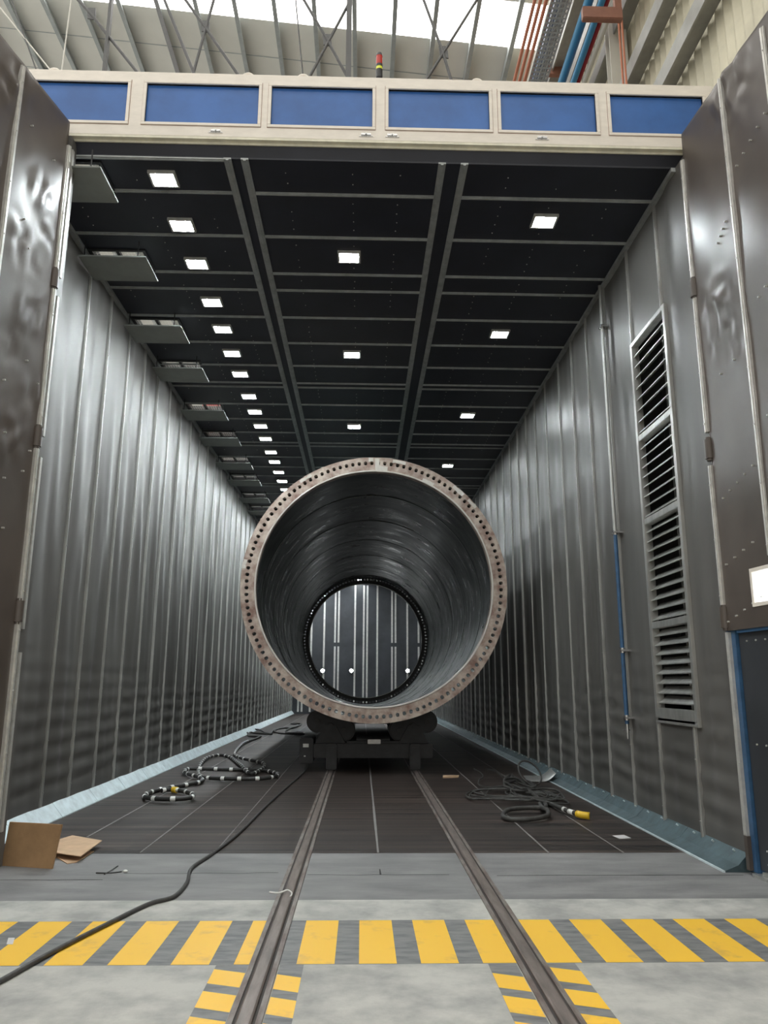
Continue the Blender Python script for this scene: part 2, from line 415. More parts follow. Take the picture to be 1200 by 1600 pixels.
# ceiling screws
mb = MB()
for xs in (-3.2, -2.45, -1.75, -.85, -.15, .35, 1.5, 2.05, 2.7):
    for k in range(60):
        yy = 6.95+k*.17
        if min(abs(yy-c) for c in [6.93]+cross) < .05 or R.random() < .35: continue
        if xs < -2.6 and min(abs(yy-h) for h in hy) < .35: continue
        mb.cyl((xs+R.uniform(-.01, .01), yy, ZC), (xs, yy, ZC-.006), .006, 6)
s_ = mb.build('ceiling_screws', M['galv_light']); s_['kind'] = 'structure'

# wall battens
def wall_batten(x, sgn, yc, z0, z1, w=.045, m=None):
    mb = MB(); xa = x-sgn*.012
    mb.box(xa, yc-w/2, z0, x+sgn*.020, yc+w/2, z1)
    mb.box(x+sgn*.020, yc-w*.22, z0, x+sgn*.028, yc+w*.22, z1)
    if yc < 16:
        z = z0+.15
        while z < z1:
            mb.cyl((x+sgn*.028, yc, z), (x+sgn*.034, yc, z), .007, 6); z += .55
    trim(mb, m or M['galv'])
yb = [8.97, 9.79, 10.66, 11.49, 12.31, 13.12, 13.98]
while yb[-1] < Y1-.8: yb.append(yb[-1]+.857)
for yv in yb: wall_batten(XL, 1, yv, .17, ZC-.05)
yb = [9.335, 10.19, 10.99, 11.78, 12.70, 13.55, 14.35]
while yb[-1] < Y1-.8: yb.append(yb[-1]+.857)
for yv in yb: wall_batten(XR, -1, yv, .11, ZC-.05)
wall_batten(XR, -1, 7.535, .11, 1.14, .06); wall_batten(XR, -1, 8.45, .11, 1.14, .06)
wall_batten(XR, -1, 7.50, 5.47, ZC-.05); wall_batten(XR, -1, 8.42, 5.47, ZC-.05)
# back wall battens
for xs, dbl in ((-1.95, 0), (-1.30, 1), (-.37, 0), (.17, 1), (.78, 0), (1.63, 1), (2.33, 0), (3.0, 1), (-2.6, 0), (-3.1, 1)):
    for dx in ((-.09, .09) if dbl else (0,)):
        for za, zb in (((.1, 3.35), (3.55, 6.3)) if (dbl and xs != .17) else ((.1, 6.5),)):
            mb = MB(); mb.box(xs+dx-.045, Y1-.035, za, xs+dx+.045, Y1+.02, zb); trim(mb, M['galv_light'])

# sloping fillets along the wall foot
mb = MB()
ya = 6.95
while ya < Y1:
    yb_ = min(ya+1.2, Y1)
    mb.prism([(XL-.02, .0), (XL+.125, .0), (XL+.125, .012), (XL-.005, .165), (XL-.02, .165)], ya+.004, yb_-.004, 'y'); ya = yb_
struct(mb, 'baseboard_left', M['fillet'])
mb = MB(); ya = 6.7
while ya < Y1:
    yb_ = min(ya+1.2, Y1)
    mb.prism([(XR+.02, .0), (XR-.205, .0), (XR-.205, .012), (XR-.09, .055), (XR+.005, .15), (XR+.02, .15)], ya+.004, yb_-.004, 'y')
    mb.box(XR-.222, ya, 0, XR-.206, yb_, .014, 1)  # pale foot strip: the bottom-edge highlight is put into its colour
    for q in range(3): mb.cyl((XR-.02, ya+.2+q*.4, .125), (XR-.036, ya+.2+q*.4, .14), .009, 6, 1)
    ya = yb_
struct(mb, 'baseboard_right', [M['fillet_dark'], M['fillet']])

# ------------------------------------------------------------------ hangar around the booth
XW = 4.3
def roof_z(x): return 17.0 + 0.10*(XW-x)
mb = MB()
strips = [(-10.1, -8.9), (-5.1, -3.9), (-0.1, 1.1), (4.9, 6.1), (9.9, 11.1), (14.85, 16.15), (19.9, 21.1), (24.9, 26.1), (29.9, 31.1)]
def roof_slab(ya, yb, mi):
    mb.add([(XW, ya, roof_z(XW)), (XW, yb, roof_z(XW)), (-22, yb, roof_z(-22)), (-22, ya, roof_z(-22)),
            (XW, ya, roof_z(XW)+.1), (XW, yb, roof_z(XW)+.1), (-22, yb, roof_z(-22)+.1), (-22, ya, roof_z(-22)+.1)],
           [(0, 1, 2, 3), (7, 6, 5, 4), (0, 4, 5, 1), (1, 5, 6, 2), (2, 6, 7, 3), (3, 7, 4, 0)], mi)
ya = -14
for a, b in strips: roof_slab(ya, a, 0); ya = b
roof_slab(ya, 46, 0)
for yy in (17.3, 18.6, 22.2):
    mb.add([(XW, yy, roof_z(XW)-.004), (-22, yy, roof_z(-22)-.004), (-22, yy+.03, roof_z(-22)-.004), (XW, yy+.03, roof_z(XW)-.004)], [(0, 1, 2, 3)], 1)
struct(mb, 'ceiling_hall', [M['roof'], M['purlin']])
for i, (a, b) in enumerate(strips):
    mb = MB(); roof_slab(a, b, 0); struct(mb, 'window_%d' % (i+1), M['skylight'])
for k in range(-11, 4):
    x = .63+.97*k; mb = MB(); z = roof_z(x)
    mb.box(x-.045, -14, z-.22, x+.0, 46, z-.01); mb.box(x-.045, -14, z-.24, x+.06, 46, z-.22)
    trim(mb, M['purlin'])
# hall side wall: ribbed cladding
mb = MB(); n = 420; vs = []; fs = []
for i in range(n+1):
    yy = 4+i*.1; xx = XW + (.02 if i % 2 else -.02)
    vs += [(xx, yy, 0), (xx, yy, 17.0)]
for i in range(n): fs.append((2*i, 2*i+1, 2*i+3, 2*i+2))
mb.add(vs, fs)
struct(mb, 'wall_hall', M['hall_wall'], fix=False)
for z in (9.62, 10.75, 12.05, 13.35, 14.7, 16.0):
    mb = MB(); mb.box(XW-.26, 4, z-.02, XW-.03, 46, z+.02); mb.box(XW-.28, 4, z-.13, XW-.255, 46, z+.13)
    trim(mb, M['girt'])

# truss behind the header
YT = 12.0
t = thing('roof_truss', (-2, YT, 9.0), 'grey braced steel roof truss with crossed rods rising behind the blue panelled header', 'truss')
def tp(px, py): 
    p = ony(px, py, YT); return (p.x, p.z)
def line_ext(a, b, z0, z1):
    (x0, q0), (x1, q1) = tp(*a), tp(*b); k = (x1-x0)/(q1-q0)
    return (x0+k*(z0-q0), YT, z0), (x0+k*(z1-q0), YT, z1)
mb = MB(); mb.box(-14, YT-.08, 8.92, 4.2, YT+.08, 9.08); mb.build('bottom_chord', M['truss'], t)
mb = MB(); mb.bar((-14, YT, roof_z(-14)-.34), (4.2, YT, roof_z(4.2)-.34), .16, .16); mb.build('top_chord', M['truss'], t)
for a, b, w in (((142, 0), (141, 108), .055), ((540, 0), (540, 118), .10), ((243, 0), (277, 111), .075)):
    p, q = line_ext(a, b, 9.05, 17.2 if a[0] != 540 else 17.0)
    mb = MB(); mb.box(min(p[0], p[0])-w/2, YT-.05, 9.05, p[0]+w/2, YT+.05, 17.0) if a[0] != 243 else mb.bar(p, q, w, .06)
    mb.build('vertical', M['truss'], t)
nodes = [(142, 22), (320, 42), (510, 63), (692, 82)]
rods = [((142, 22), (212, 110)), ((320, 42), (370, 114)), ((334, 0), (303, 111)), ((510, 60), (540, 115)), ((540, 15), (485, 118)),
        ((692, 82), (704, 122)), ((745, 0), (668, 122)), ((257, 0), (302, 112))]
for a, b in rods:
    p, q = line_ext(a, b, 9.1, tp(*a)[1] if a in nodes or a == (510, 60) else 16.4)
    mb = MB(); mb.cyl(p, q, .028, 8); mb.build('brace_rod', M['truss'], t)
for a, b in (((122, 0), (142, 22)), ((290, 0), (320, 42)), ((475, 0), (510, 60)), ((662, 0), (692, 82))):
    zb = tp(*b)[1]; p, q = line_ext(a, b, zb, 16.4)
    mb = MB(); mb.cyl(p, q, .028, 8); mb.build('brace_rod', M['truss'], t)
for nx in nodes:
    x, z = tp(*nx); mb = MB(); s = .13
    mb.prism([(x-s*.6, z+s), (x+s*.6, z+s), (x+s*.8, z-s), (x-s*.4, z-s*.8)], YT-.01, YT+.012); mb.build('node_plate', M['truss'], t)
for i, (a, b) in enumerate((((0, 12), (75, 105)), ((110, 10), (97, 107)), ((18, 0), (55, 105)), ((462, 0), (472, 105)))):
    p = ony(*a, 9.5); q = ony(*b, 9.5); d = q-p; p = p-d*1.2; q = q+d*.55
    mb = MB(); mb.cyl(p, q, .011, 6); o = mb.build('suspension_wire', M['white_steel'] if i < 2 else M['truss']); recenter(o)
    tag(o, ['thin white wire slanting down behind the left end of the header', 'thin white wire hanging almost upright at the left end of the header',
            'thin dark wire slanting down near the left door leaf', 'thin dark wire hanging above the third blue panel'][i], 'wire')

# pipes and tray on the hall wall
def wallrun(name, pxs, X, r, m, label, cat, group=None, y0=4.5, y1=40):
    p = onx(*pxs, X); mb = MB(); mb.cyl((p.x, y0, p.z), (p.x, y1, p.z), r, 14)
    z = 8
    o = mb.build(name, M[m]); recenter(o); tag(o, label, cat, group); return p.z
for i, px in enumerate((804, 812, 820, 827)):
    wallrun('pipe', (px, 125), 3.2, .035, 'pipe_orange', 'slim salmon coloured pipe, one of the four running along the roof edge', 'pipe', 'salmon pipes below the roof edge')
wallrun('pipe', (879, 125), 3.55, .075, 'pipe_blue', 'thick sky blue pipe running beside the cable tray', 'pipe')
wallrun('pipe', (897, 125), 3.65, .055, 'pipe_blue', 'sky blue pipe running next to the red pipe', 'pipe')
wallrun('pipe', (904, 125), 3.75, .045, 'pipe_red', 'red pipe running high along the hall wall', 'pipe')
wallrun('pipe', (914, 125), 3.82, .045, 'white_steel', 'white pipe running high beside the red pipe', 'pipe')
# navy beam
p = onx(836, 125, 3.25); mb = MB(); mb.box(p.x-.05, 4.5, p.z-.10, p.x+.05, 40, p.z+.10)
o = mb.build('crane_rail_beam', M['pipe_navy']); recenter(o); tag(o, 'narrow dark blue steel beam running between salmon pipes and cable tray', 'beam')
# cable tray
zt_ = onx(845, 125, 3.3).z
t = thing('cable_tray', (3.3, 20, zt_), 'long galvanised wire mesh cable tray running beside the sky blue pipe', 'cable tray')
mb = MB(); xa, xb = 3.08, 3.42
for i in range(340):
    yy = 4.5+i*.1; mb.box(xa, yy, zt_-.004, xb, yy+.035, zt_+.004)
for k in range(5):
    xx = xa+(xb-xa)*k/4; mb.box(xx-.012, 4.5, zt_-.006, xx+.012, 38.5, zt_+.008)
mb.build('tray_bottom', M['tray'], t)
for xx in (xa, xb):
    mb = MB(); mb.box(xx-.006, 4.5, zt_+.005, xx+.006, 38.5, zt_+.10); mb.build('side_rail', M['tray'], t)
mb = MB()
for k in range(7): mb.cyl((xa+.05+k*.04, 4.5, zt_+.03), (xa+.05+k*.04, 38.5, zt_+.03), .014, 6)
mb.build('cables', M['paper'], t)['kind'] = 'stuff'
# brackets
def bracket(x0, x1, y0_, y1_, Y, label, hang):
    a = ony(x0, y0_, Y); b = ony(x1, y1_, Y)
    mb = MB(); mb.box(a.x, Y-.05, b.z, b.x, Y+.05, a.z, 0, .01)
    mb.box(b.x-.10, Y-.04, a.z-.02, b.x-.01, Y+.04, b.z+hang, 0)
    o = mb.build('pipe_bracket', M['bracket']); recenter(o); tag(o, label, 'bracket')
bracket(909, 972, 13, 33, 9.2, 'brown steel bracket arm jutting across the blue pipes at the top of the photo', 2.4)
bracket(856, 912, 101, 120, 14.2, 'brown steel bracket just above the fifth blue panel', 2.0)
# column
p = onx(962, 120, 4.05); mb = MB()
mb.box(3.95, p.y-.10, 0, 4.24, p.y-.08, 16.6); mb.box(3.95, p.y+.08, 0, 4.24, p.y+.10, 16.6); mb.box(4.08, p.y-.08, 0, 4.11, p.y+.08, 16.6)
o = mb.build('hall_column', M['white_steel']); recenter(o); tag(o, 'white steel wall column standing behind the fifth blue panel', 'column')
for i, px in enumerate((973, 978)):
    p = onx(px, 120, 3.9); mb = MB(); mb.cyl((p.x, p.y, 6.95), (p.x, p.y, 16), .018, 8)
    o = mb.build('conduit', M['pipe_orange']); recenter(o)
    tag(o, ['thin orange conduit climbing beside the white wall column', 'thin orange conduit, the one farther right of the two by the column'][i], 'conduit')
# red duct seen through one ceiling inlet
mb = MB(); mb.box(-3.45, 15.55, 7.10, -2.6, 16.5, 7.45, 0, .03)
for xx in (-3.44, -2.69): mb.box(xx, 15.55, 6.857, xx+.07, 15.62, 7.12, 0); mb.box(xx, 16.43, 6.857, xx+.07, 16.5, 7.12, 0)
o = mb.build('red_duct', M['red_paint']); recenter(o); tag(o, 'red painted duct glimpsed through one of the left ceiling inlets', 'duct')

# ------------------------------------------------------------------ header beam
YB = 6.8
t = thing('door_header', (0, YB, 6.82), 'long cream steel header with six blue panels spanning the booth opening', 'header')
mb = MB()
xa, xb = -3.66, 3.62
pan = [(-3.58, -2.4523), (-2.2586, -1.1157), (-.985, .0515), (.2163, 1.2568), (1.377, 2.367), (2.5215, 3.50)]
zb0, zb1, za, zt2 = 7.045, 7.505, 6.89, 7.645
mb.box(xa, YB, zb1, xb, YB+.14, zt2, 0, .006); mb.box(xa, YB, za, xb, YB+.14, zb0, 0, .006)
ed = [xa]
for i in range(6):
    nx = pan[i+1][0] if i < 5 else xb
    mb.box(pan[i][1], YB, zb0-.01, nx, YB+.14, zb1+.01, 0, .004)
mb.box(xa, YB, zb0-.01, pan[0][0], YB+.14, zb1+.01, 0, .004)
mb.build('frame', M['frame_white'], t)
mb = MB(); mb.box(xa, YB+.002, 6.868, xb, YB+.06, 6.90, 0); mb.box(xa, YB+.05, 6.845, xb, YB+.064, 6.90, 0)
mb.build('soffit', M['frame_soffit'], t)
for a, b in pan:
    mb = MB(); mb.box(a-.002, YB+.028, zb0-.002, b+.002, YB+.05, zb1+.002); p = mb.build('blue_panel', M['blue_panel'], t)
    mb = MB(); g = .032
    # raised frame of each panel, with a dark joint round it
    for (q0, q1, q2, q3) in ((a-g, zb0-g, b+g, zb0), (a-g, zb1, b+g, zb1+g), (a-g, zb0, a, zb1), (b, zb0, b+g, zb1)):
        mb.box(q0, YB-.012, q1, q2, YB+.03, q3, 0, .003)
    d = .0035
    for (q0, q1, q2, q3) in ((a-g-d, zb0-g-d, b+g+d, zb0-g), (a-g-d, zb1+g, b+g+d, zb1+g+d), (a-g-d, zb0-g, a-g, zb1+g), (b+g, zb0-g, b+g+d, zb1+g)):
        mb.box(q0, YB-.0015, q1, q2, YB+.004, q3, 1)
    mb.build('panel_frame', [M['frame_white'], M['bracket']], t)
for px in ((337, 205), (572, 211), (613, 212), (847, 216)):
    p = ony(*px, YB); mb = MB(); mb.box(p.x-.05, YB-.018, p.z-.012, p.x+.05, YB, p.z+.012, 0, .003)
    mb.box(p.x-.07, YB-.008, p.z-.02, p.x+.07, YB, p.z-.012, 0); mb.cyl((p.x, YB-.02, p.z), (p.x, YB-.03, p.z), .008, 8)
    mb.build('latch', M['chrome'], t)
for px in (84, 388, 474, 745):
    x = ony(px, 118, YB+.07).x; mb = MB()
    pts = [(x+.055*math.cos(a), YB+.07, zt2+.015+.05*math.sin(a)) for a in [PI*k/10 for k in range(11)]]
    mb.tube([(x+.055, YB+.07, zt2-.01)]+pts+[(x-.055, YB+.07, zt2-.01)], .014, 8); mb.build('lifting_eye', M['frame_white'], t)
mb = MB()
for k in range(5): 
    mb.cyl((3.48+k*.05, YB+.25, 7.0), (3.48+k*.05, YB+.25, 7.66), .02, 8)
mb.build('ribbed_guard', M['frame_white'], t)
# beacon
bx, by, bz = .12, YB+.07, zt2
t = thing('signal_beacon', (bx, by, bz), 'small red, yellow and black stack light standing on the header', 'beacon')
mb = MB(); mb.cyl((bx, by, bz), (bx, by, bz+.03), .012, 10); mb.cyl((bx, by, bz), (bx, by, bz+.006), .035, 16); mb.build('stem', M['beacon_black'], t)
mb = MB(); mb.cyl((bx, by, bz+.03), (bx, by, bz+.05), .025, 20, r2=.036); mb.cyl((bx, by, bz+.05), (bx, by, bz+.15), .036, 20); mb.build('base_module', M['beacon_black'], t)
mb = MB(); mb.cyl((bx, by, bz+.15), (bx, by, bz+.185), .034, 20); mb.build('yellow_lens', M['beacon_yellow'], t)
mb = MB(); mb.cyl((bx, by, bz+.185), (bx, by, bz+.215), .036, 20); mb.build('collar', M['beacon_black'], t)
mb = MB(); mb.cyl((bx, by, bz+.32), (bx, by, bz+.355), .036, 20, r2=.028); mb.build('cap', M['beacon_black'], t)
mb = MB(); mb.cyl((bx, by, bz+.215), (bx, by, bz+.32), .034, 20); mb.build('red_lens', M['beacon_red'], t)

# ------------------------------------------------------------------ door leaves (open toward the viewer)
def make_leaf(name, x0, y0, k, side, zt, length, label, seed):
    """side=+1: leaf surface faces -x (right leaf); side=-1: left leaf."""
    t = thing(name, (x0, y0, 0), label, 'door')
    d = Vector((k, -1, 0)).normalized(); nrm = Vector((-side, 0, 0)); nrm = (nrm-d*nrm.dot(d)).normalized()
    def P(s, z, o=0.0): 
        q = Vector((x0, y0, 0))+d*s+nrm*o; q.z = z; return q
    return t, P
# right leaf
t, P = make_leaf('door_leaf', 3.15, 6.66, .08, 1, 6.95, 3.3, 'tall black rubber lined door leaf opened on the right, with a personnel door in it', 1)
DS1, DZ = 1.05, 1.975
def leaf_sheet(P, L, zt, seed, hole=None, dents=()):
    ns, nz = int(L/.04), int(zt/.04); vs = []; fs = []
    for j in range(nz+1):
        z = .03+(zt-.03)*j/nz
        for i in range(ns+1):
            s = L*i/ns
            o = noise.noise(Vector((s*1.4+seed, z*1.1, seed)))*.030+noise.noise(Vector((s*4+seed, z*2.6, seed+3)))*.010
            e = min(1, s/.12, (L-s)/.1)*min(1, (zt-z)/.15); o *= .6*max(0, e)
            for (ds, dz_, dr, da) in dents:
                q = ((s-ds)**2+((z-dz_)*.8)**2)/(dr*.72)**2
                if q < 4: o += da*math.exp(-q)*(.25+1.3*noise.noise(Vector((s*9+z*2, z*6, seed))))
            rnd = 0
            if zt-z < .06: rnd = (1-math.sqrt(max(0, 1-((.06-(zt-z))/.06)**2)))*.06
            if s < .05: rnd = max(rnd, (1-math.sqrt(max(0, 1-((.05-s)/.05)**2)))*.05)
            vs.append(P(s, z, o-rnd))
    for j in range(nz):
        for i in range(ns):
            s = L*(i+.5)/ns; z = zt*(j+.5)/nz
            if hole and hole[0] < s < hole[1] and z < hole[2]: continue
            if hole and len(hole) > 3 and hole[3] < s < hole[4] and hole[5] < z < hole[6]: continue
            a = j*(ns+1)+i; fs.append((a, a+1, a+ns+2, a+ns+1))
    return vs, fs
def leaf_box(mb, P, s0, s1, z0, z1, o0, o1, mi=0):
    vs = [P(s, z, o) for z in (z0, z1) for (s, o) in ((s0, o0), (s1, o0), (s1, o1), (s0, o1))]
    mb.add(vs, [(0, 3, 2, 1), (4, 5, 6, 7), (0, 1, 5, 4), (1, 2, 6, 5), (2, 3, 7, 6), (3, 0, 4, 7)], mi)
Lr = 3.3
dR = [(.38, 4.85, .28, .05), (.55, 4.45, .22, -.04), (.30, 4.5, .16, .04), (.9, 6.7, .4, .03), (1.3, 3.3, .25, -.03)]
mb = MB(); v, f = leaf_sheet(P, Lr, 6.94, 2.2, hole=(-.01, DS1, DZ, .50, 1.22, 2.13, 2.42), dents=dR); mb.add(v, f, 0, True)
leaf_box(mb, P, .0, Lr, DZ, 2.09, -.20, -.06, 0); leaf_box(mb, P, .0, Lr, 2.46, 6.90, -.20, -.06, 0)
leaf_box(mb, P, .0, .48, 2.09, 2.46, -.20, -.06, 0); leaf_box(mb, P, 1.24, Lr, 2.09, 2.46, -.20, -.06, 0)
leaf_box(mb, P, DS1, Lr, .05, DZ, -.20, -.06, 0)
leaf_box(mb, P, .04, Lr, DZ-.02, DZ+.03, -.06, .004, 0)
mb.build('rubber_sheet', M['rubber_leaf'], t, fix=False)
mb = MB()
for (sa, za, n_, st) in ((.2, 3.1, 5, .12), (.15, 2.52, 4, .14), (.1, 2.03, 7, .13), (.35, 4.2, 3, .22), (.9, 5.9, 6, .11), (1.0, 4.6, 7, .1), (.95, 3.6, 8, .13), (.5, 5.4, 4, .05)):
    for q in range(n_): p = P(sa+q*st, za+q*.04, .0); p2 = P(sa+q*st, za+q*.04, .022); mb.cyl(p, p2, .008, 6)
mb.build('screws', M['galv_light'], t)['kind'] = 'stuff'
def leaf_batten(P, t, s, z0, z1, w=.05, o=.03, mi='galv_light'):
    mb = MB(); leaf_box(mb, P, s-w/2, s+w/2, z0, z1, -.02, o*.7); leaf_box(mb, P, s-w*.2, s+w*.2, z0, z1, o*.7, o)
    z = z0+.08
    while z < z1: mb.cyl(P(s, z, o), P(s, z, o+.006), .007, 6); z += .5
    mb.build('batten', M[mi], t)
for a, b in ((5.32, 6.60), (3.76, 5.10), (2.18, 3.44)): leaf_batten(P, t, .035, a, b)
leaf_batten(P, t, .785, 2.50, 6.88); leaf_batten(P, t, 1.43, 2.50, 6.80); leaf_batten(P, t, 2.3, 2.5, 6.8); leaf_batten(P, t, 3.0, .1, 6.8)
# hinge knuckles wrapped in rubber between edge battens
for z in (5.21, 3.60, 2.07):
    mb = MB(); mb.cyl(P(.03, z-.09, .0), P(.03, z+.09, .0), .042, 14); mb.cyl(P(.03, z-.11, 0), P(.03, z-.09, 0), .03, 14); mb.cyl(P(.03, z+.09, 0), P(.03, z+.11, 0), .03, 14)
    mb.build('hinge_cover', M['rubber_leaf'], t)
# window in the leaf
mb = MB(); leaf_box(mb, P, .52, 1.20, 2.15, 2.40, -.05, -.03); w_ = mb.build('window_pane', M['window'], t)
w_['label'] = 'bright white lit window pane'
mb = MB()
for q in ((.49, 1.23, 2.12, 2.15), (.49, 1.23, 2.40, 2.43), (.49, .52, 2.15, 2.40), (1.20, 1.23, 2.15, 2.40)): leaf_box(mb, P, q[0], q[1], q[2], q[3], -.06, .02)
mb.build('window_frame', M['frame_white'], t)
# personnel door
mb = MB(); leaf_box(mb, P, -.01, .125, .03, DZ, -.10, -.022); leaf_box(mb, P, .17, DS1, DZ-.045, DZ, -.10, -.01); leaf_box(mb, P, DS1-.08, DS1, .03, DZ, -.1, -.01)
leaf_box(mb, P, .125, .20, .03, DZ-.04, -.10, -.06)
fr = mb.build('door_frame', M['blue_steel'], t); fr['label'] = 'blue painted door frame'
mb = MB(); leaf_box(mb, P, .018, .064, .30, DZ-.03, -.03, .006)
z = .45
while z < 1.9: mb.cyl(P(.055, z, .006), P(.055, z, .012), .006, 6); z += .42
mb.build('batten', M['galv_light'], fr)
mb = MB(); leaf_box(mb, P, .03, .075, .04, .30, -.03, .012); mb.build('seal_flap', M['rubber_leaf'], fr)
mb = MB(); leaf_box(mb, P, .14, DS1-.08, .06, DZ-.045, -.09, -.045)
for z in (1.86, 1.03, .22, .12):
    for q in range(6): mb.cyl(P(.26+q*.13, z, -.045), P(.26+q*.13, z, -.036), .008, 6, 1)
mb.build('personnel_door', [M['rubber_back'], M['galv_light']], t)
mb = MB(); leaf_box(mb, P, .2, DS1-.08, .03, .055, -.11, -.02); leaf_box(mb, P, .1, Lr, .0, .028, -.12, .01); mb.build('threshold', M['galv'], t)

# left leaf
t, P = make_leaf('door_leaf', -2.93, 6.70, -.20, -1, 6.96, 3.3, 'tall black rubber lined door leaf opened on the left, dented and wrinkled', 2)
dL = [(.35, 5.9, .25, .035), (.22, 5.6, .18, -.04), (.55, 5.3, .25, .035), (.35, 5.2, .16, -.035), (.3, 4.7, .25, .03), (.5, 4.3, .2, -.03), (.2, 4.0, .2, .03), (.4, 3.6, .25, .03), (.9, 6.6, .3, .03)]
mb = MB(); v, f = leaf_sheet(P, 3.3, 6.95, 6.7, dents=dL); mb.add(v, [g[::-1] for g in f], 0, True)
leaf_box(mb, P, 0.0, 3.3, .05, 6.91, -.20, -.06, 0)
mb.build('rubber_sheet', M['rubber_leaf'], t, fix=False)
for a, b in ((5.32, 6.64), (3.76, 5.10), (2.18, 3.54), (.35, 2.0)): leaf_batten(P, t, .03, a, b)
leaf_batten(P, t, .80, .12, 6.86); leaf_batten(P, t, 1.65, .12, 6.86); leaf_batten(P, t, 2.5, .12, 6.86)
for z in (5.21, 3.65, 2.09):
    mb = MB(); mb.cyl(P(.03, z-.09, .0), P(.03, z+.09, .0), .042, 14); mb.cyl(P(.03, z-.11, 0), P(.03, z-.09, 0), .03, 14); mb.cyl(P(.03, z+.09, 0), P(.03, z+.11, 0), .03, 14)
    mb.build('hinge_cover', M['rubber_leaf'], t)
mb = MB()
for q in range(26): s = R.uniform(.1, .75); z = R.uniform(.6, 6.5); mb.cyl(P(s, z, 0), P(s, z, .025), .008, 6)
mb.build('screws', M['galv_light'], t)['kind'] = 'stuff'

# ------------------------------------------------------------------ louvre in the right wall
y0, y1, z0, z1 = LV
t = thing('wall_louvre', (XR, (y0+y1)/2, z0), 'tall grey air louvre of four stacked bladed sections in the right wall', 'louvre')
mb = MB(); w = .045
for (a, b, c, d_) in ((y0-w, z0-w, y1+w, z0+.01), (y0-w, z1-.01, y1+w, z1+w), (y0-w, z0, y0+.02, z1), (y1-.02, z0, y1+w, z1)):
    mb.box(XR-.035, a, b, XR+.05, c, d_, 0, .004)
mb.box(XR-.035, y0+.02, z0-.02, XR+.05, y1-.02, z0+.11, 0, .004)
mb.build('frame', M['galv'], t)
mb = MB(); mb.box(XR+.30, y0-.04, z0-.04, XR+.32, y1+.04, z1+.04); mb.box(XR+.03, y0-.04, z0-.04, XR+.32, y0-.02, z1+.04); mb.box(XR+.03, y1+.02, z0-.04, XR+.32, y1+.04, z1+.04)
mb.box(XR+.03, y0-.04, z0-.04, XR+.32, y1+.04, z0-.02); mb.box(XR+.03, y0-.04, z1+.02, XR+.32, y1+.04, z1+.04)
mb.build('duct_box', M['dark_gap'], t)
zs = [z0+.11, 2.13, 3.29, 4.27, z1]
for k in range(1, 4):
    mb = MB(); mb.box(XR-.03, y0+.02, zs[k]-.035, XR+.06, y1-.02, zs[k]+.035, 0, .004); mb.build('mid_rail', M['galv'], t)
for k in range(4):
    n = (8, 10, 8, 8)[k]; a, b = zs[k]+.035, zs[k+1]-.035
    for i in range(n):
        zz = a+(b-a)*(i+.5)/n
        mb = MB(); mb.prism([(XR-.010, zz-.03), (XR-.004, zz-.036), (XR+.085, zz+.036), (XR+.079, zz+.042)], y0+.02, y1-.02)
        mb.box(XR-.014, y0+.02, zz-.037, XR-.004, y1-.02, zz-.024)
        mb.build('blade', M['galv'], t)
mb = MB(); mb.box(XR+.10, y0+.36, z0+.1, XR+.12, y0+.39, z1); mb.build('stiffener', M['galv'], t)

# pipe on the right wall
X = XR-.075; Yp = 9.27
t = thing('air_pipe', (X, Yp, .9), 'slim upright compressed air pipe on the right wall, blue near its lower end', 'pipe')
mb = MB(); mb.cyl((X, Yp, 3.35), (X, Yp, 6.70), .022, 12); mb.build('upper_pipe', M['galv'], t)
mb = MB(); mb.cyl((X, Yp, 1.05), (X, Yp, 3.35), .024, 12); mb.build('lower_pipe', M['blue_steel'], t)
for z in (6.1, 3.34, 1.9, 1.12):
    mb = MB(); mb.box(X-.03, Yp-.055, z-.012, XR+.01, Yp+.055, z+.012, 0, .003); mb.cyl((X, Yp, z-.03), (X, Yp, z+.03), .031, 12); mb.build('clamp', M['chrome'], t)
mb = MB(); mb.cyl((X, Yp, .95), (X, Yp, 1.06), .02, 10); mb.cyl((X, Yp, .88), (X, Yp, .95), .013, 10); mb.cyl((X-.05, Yp, .98), (X+.03, Yp, .98), .009, 8); mb.build('tap', M['chrome'], t)

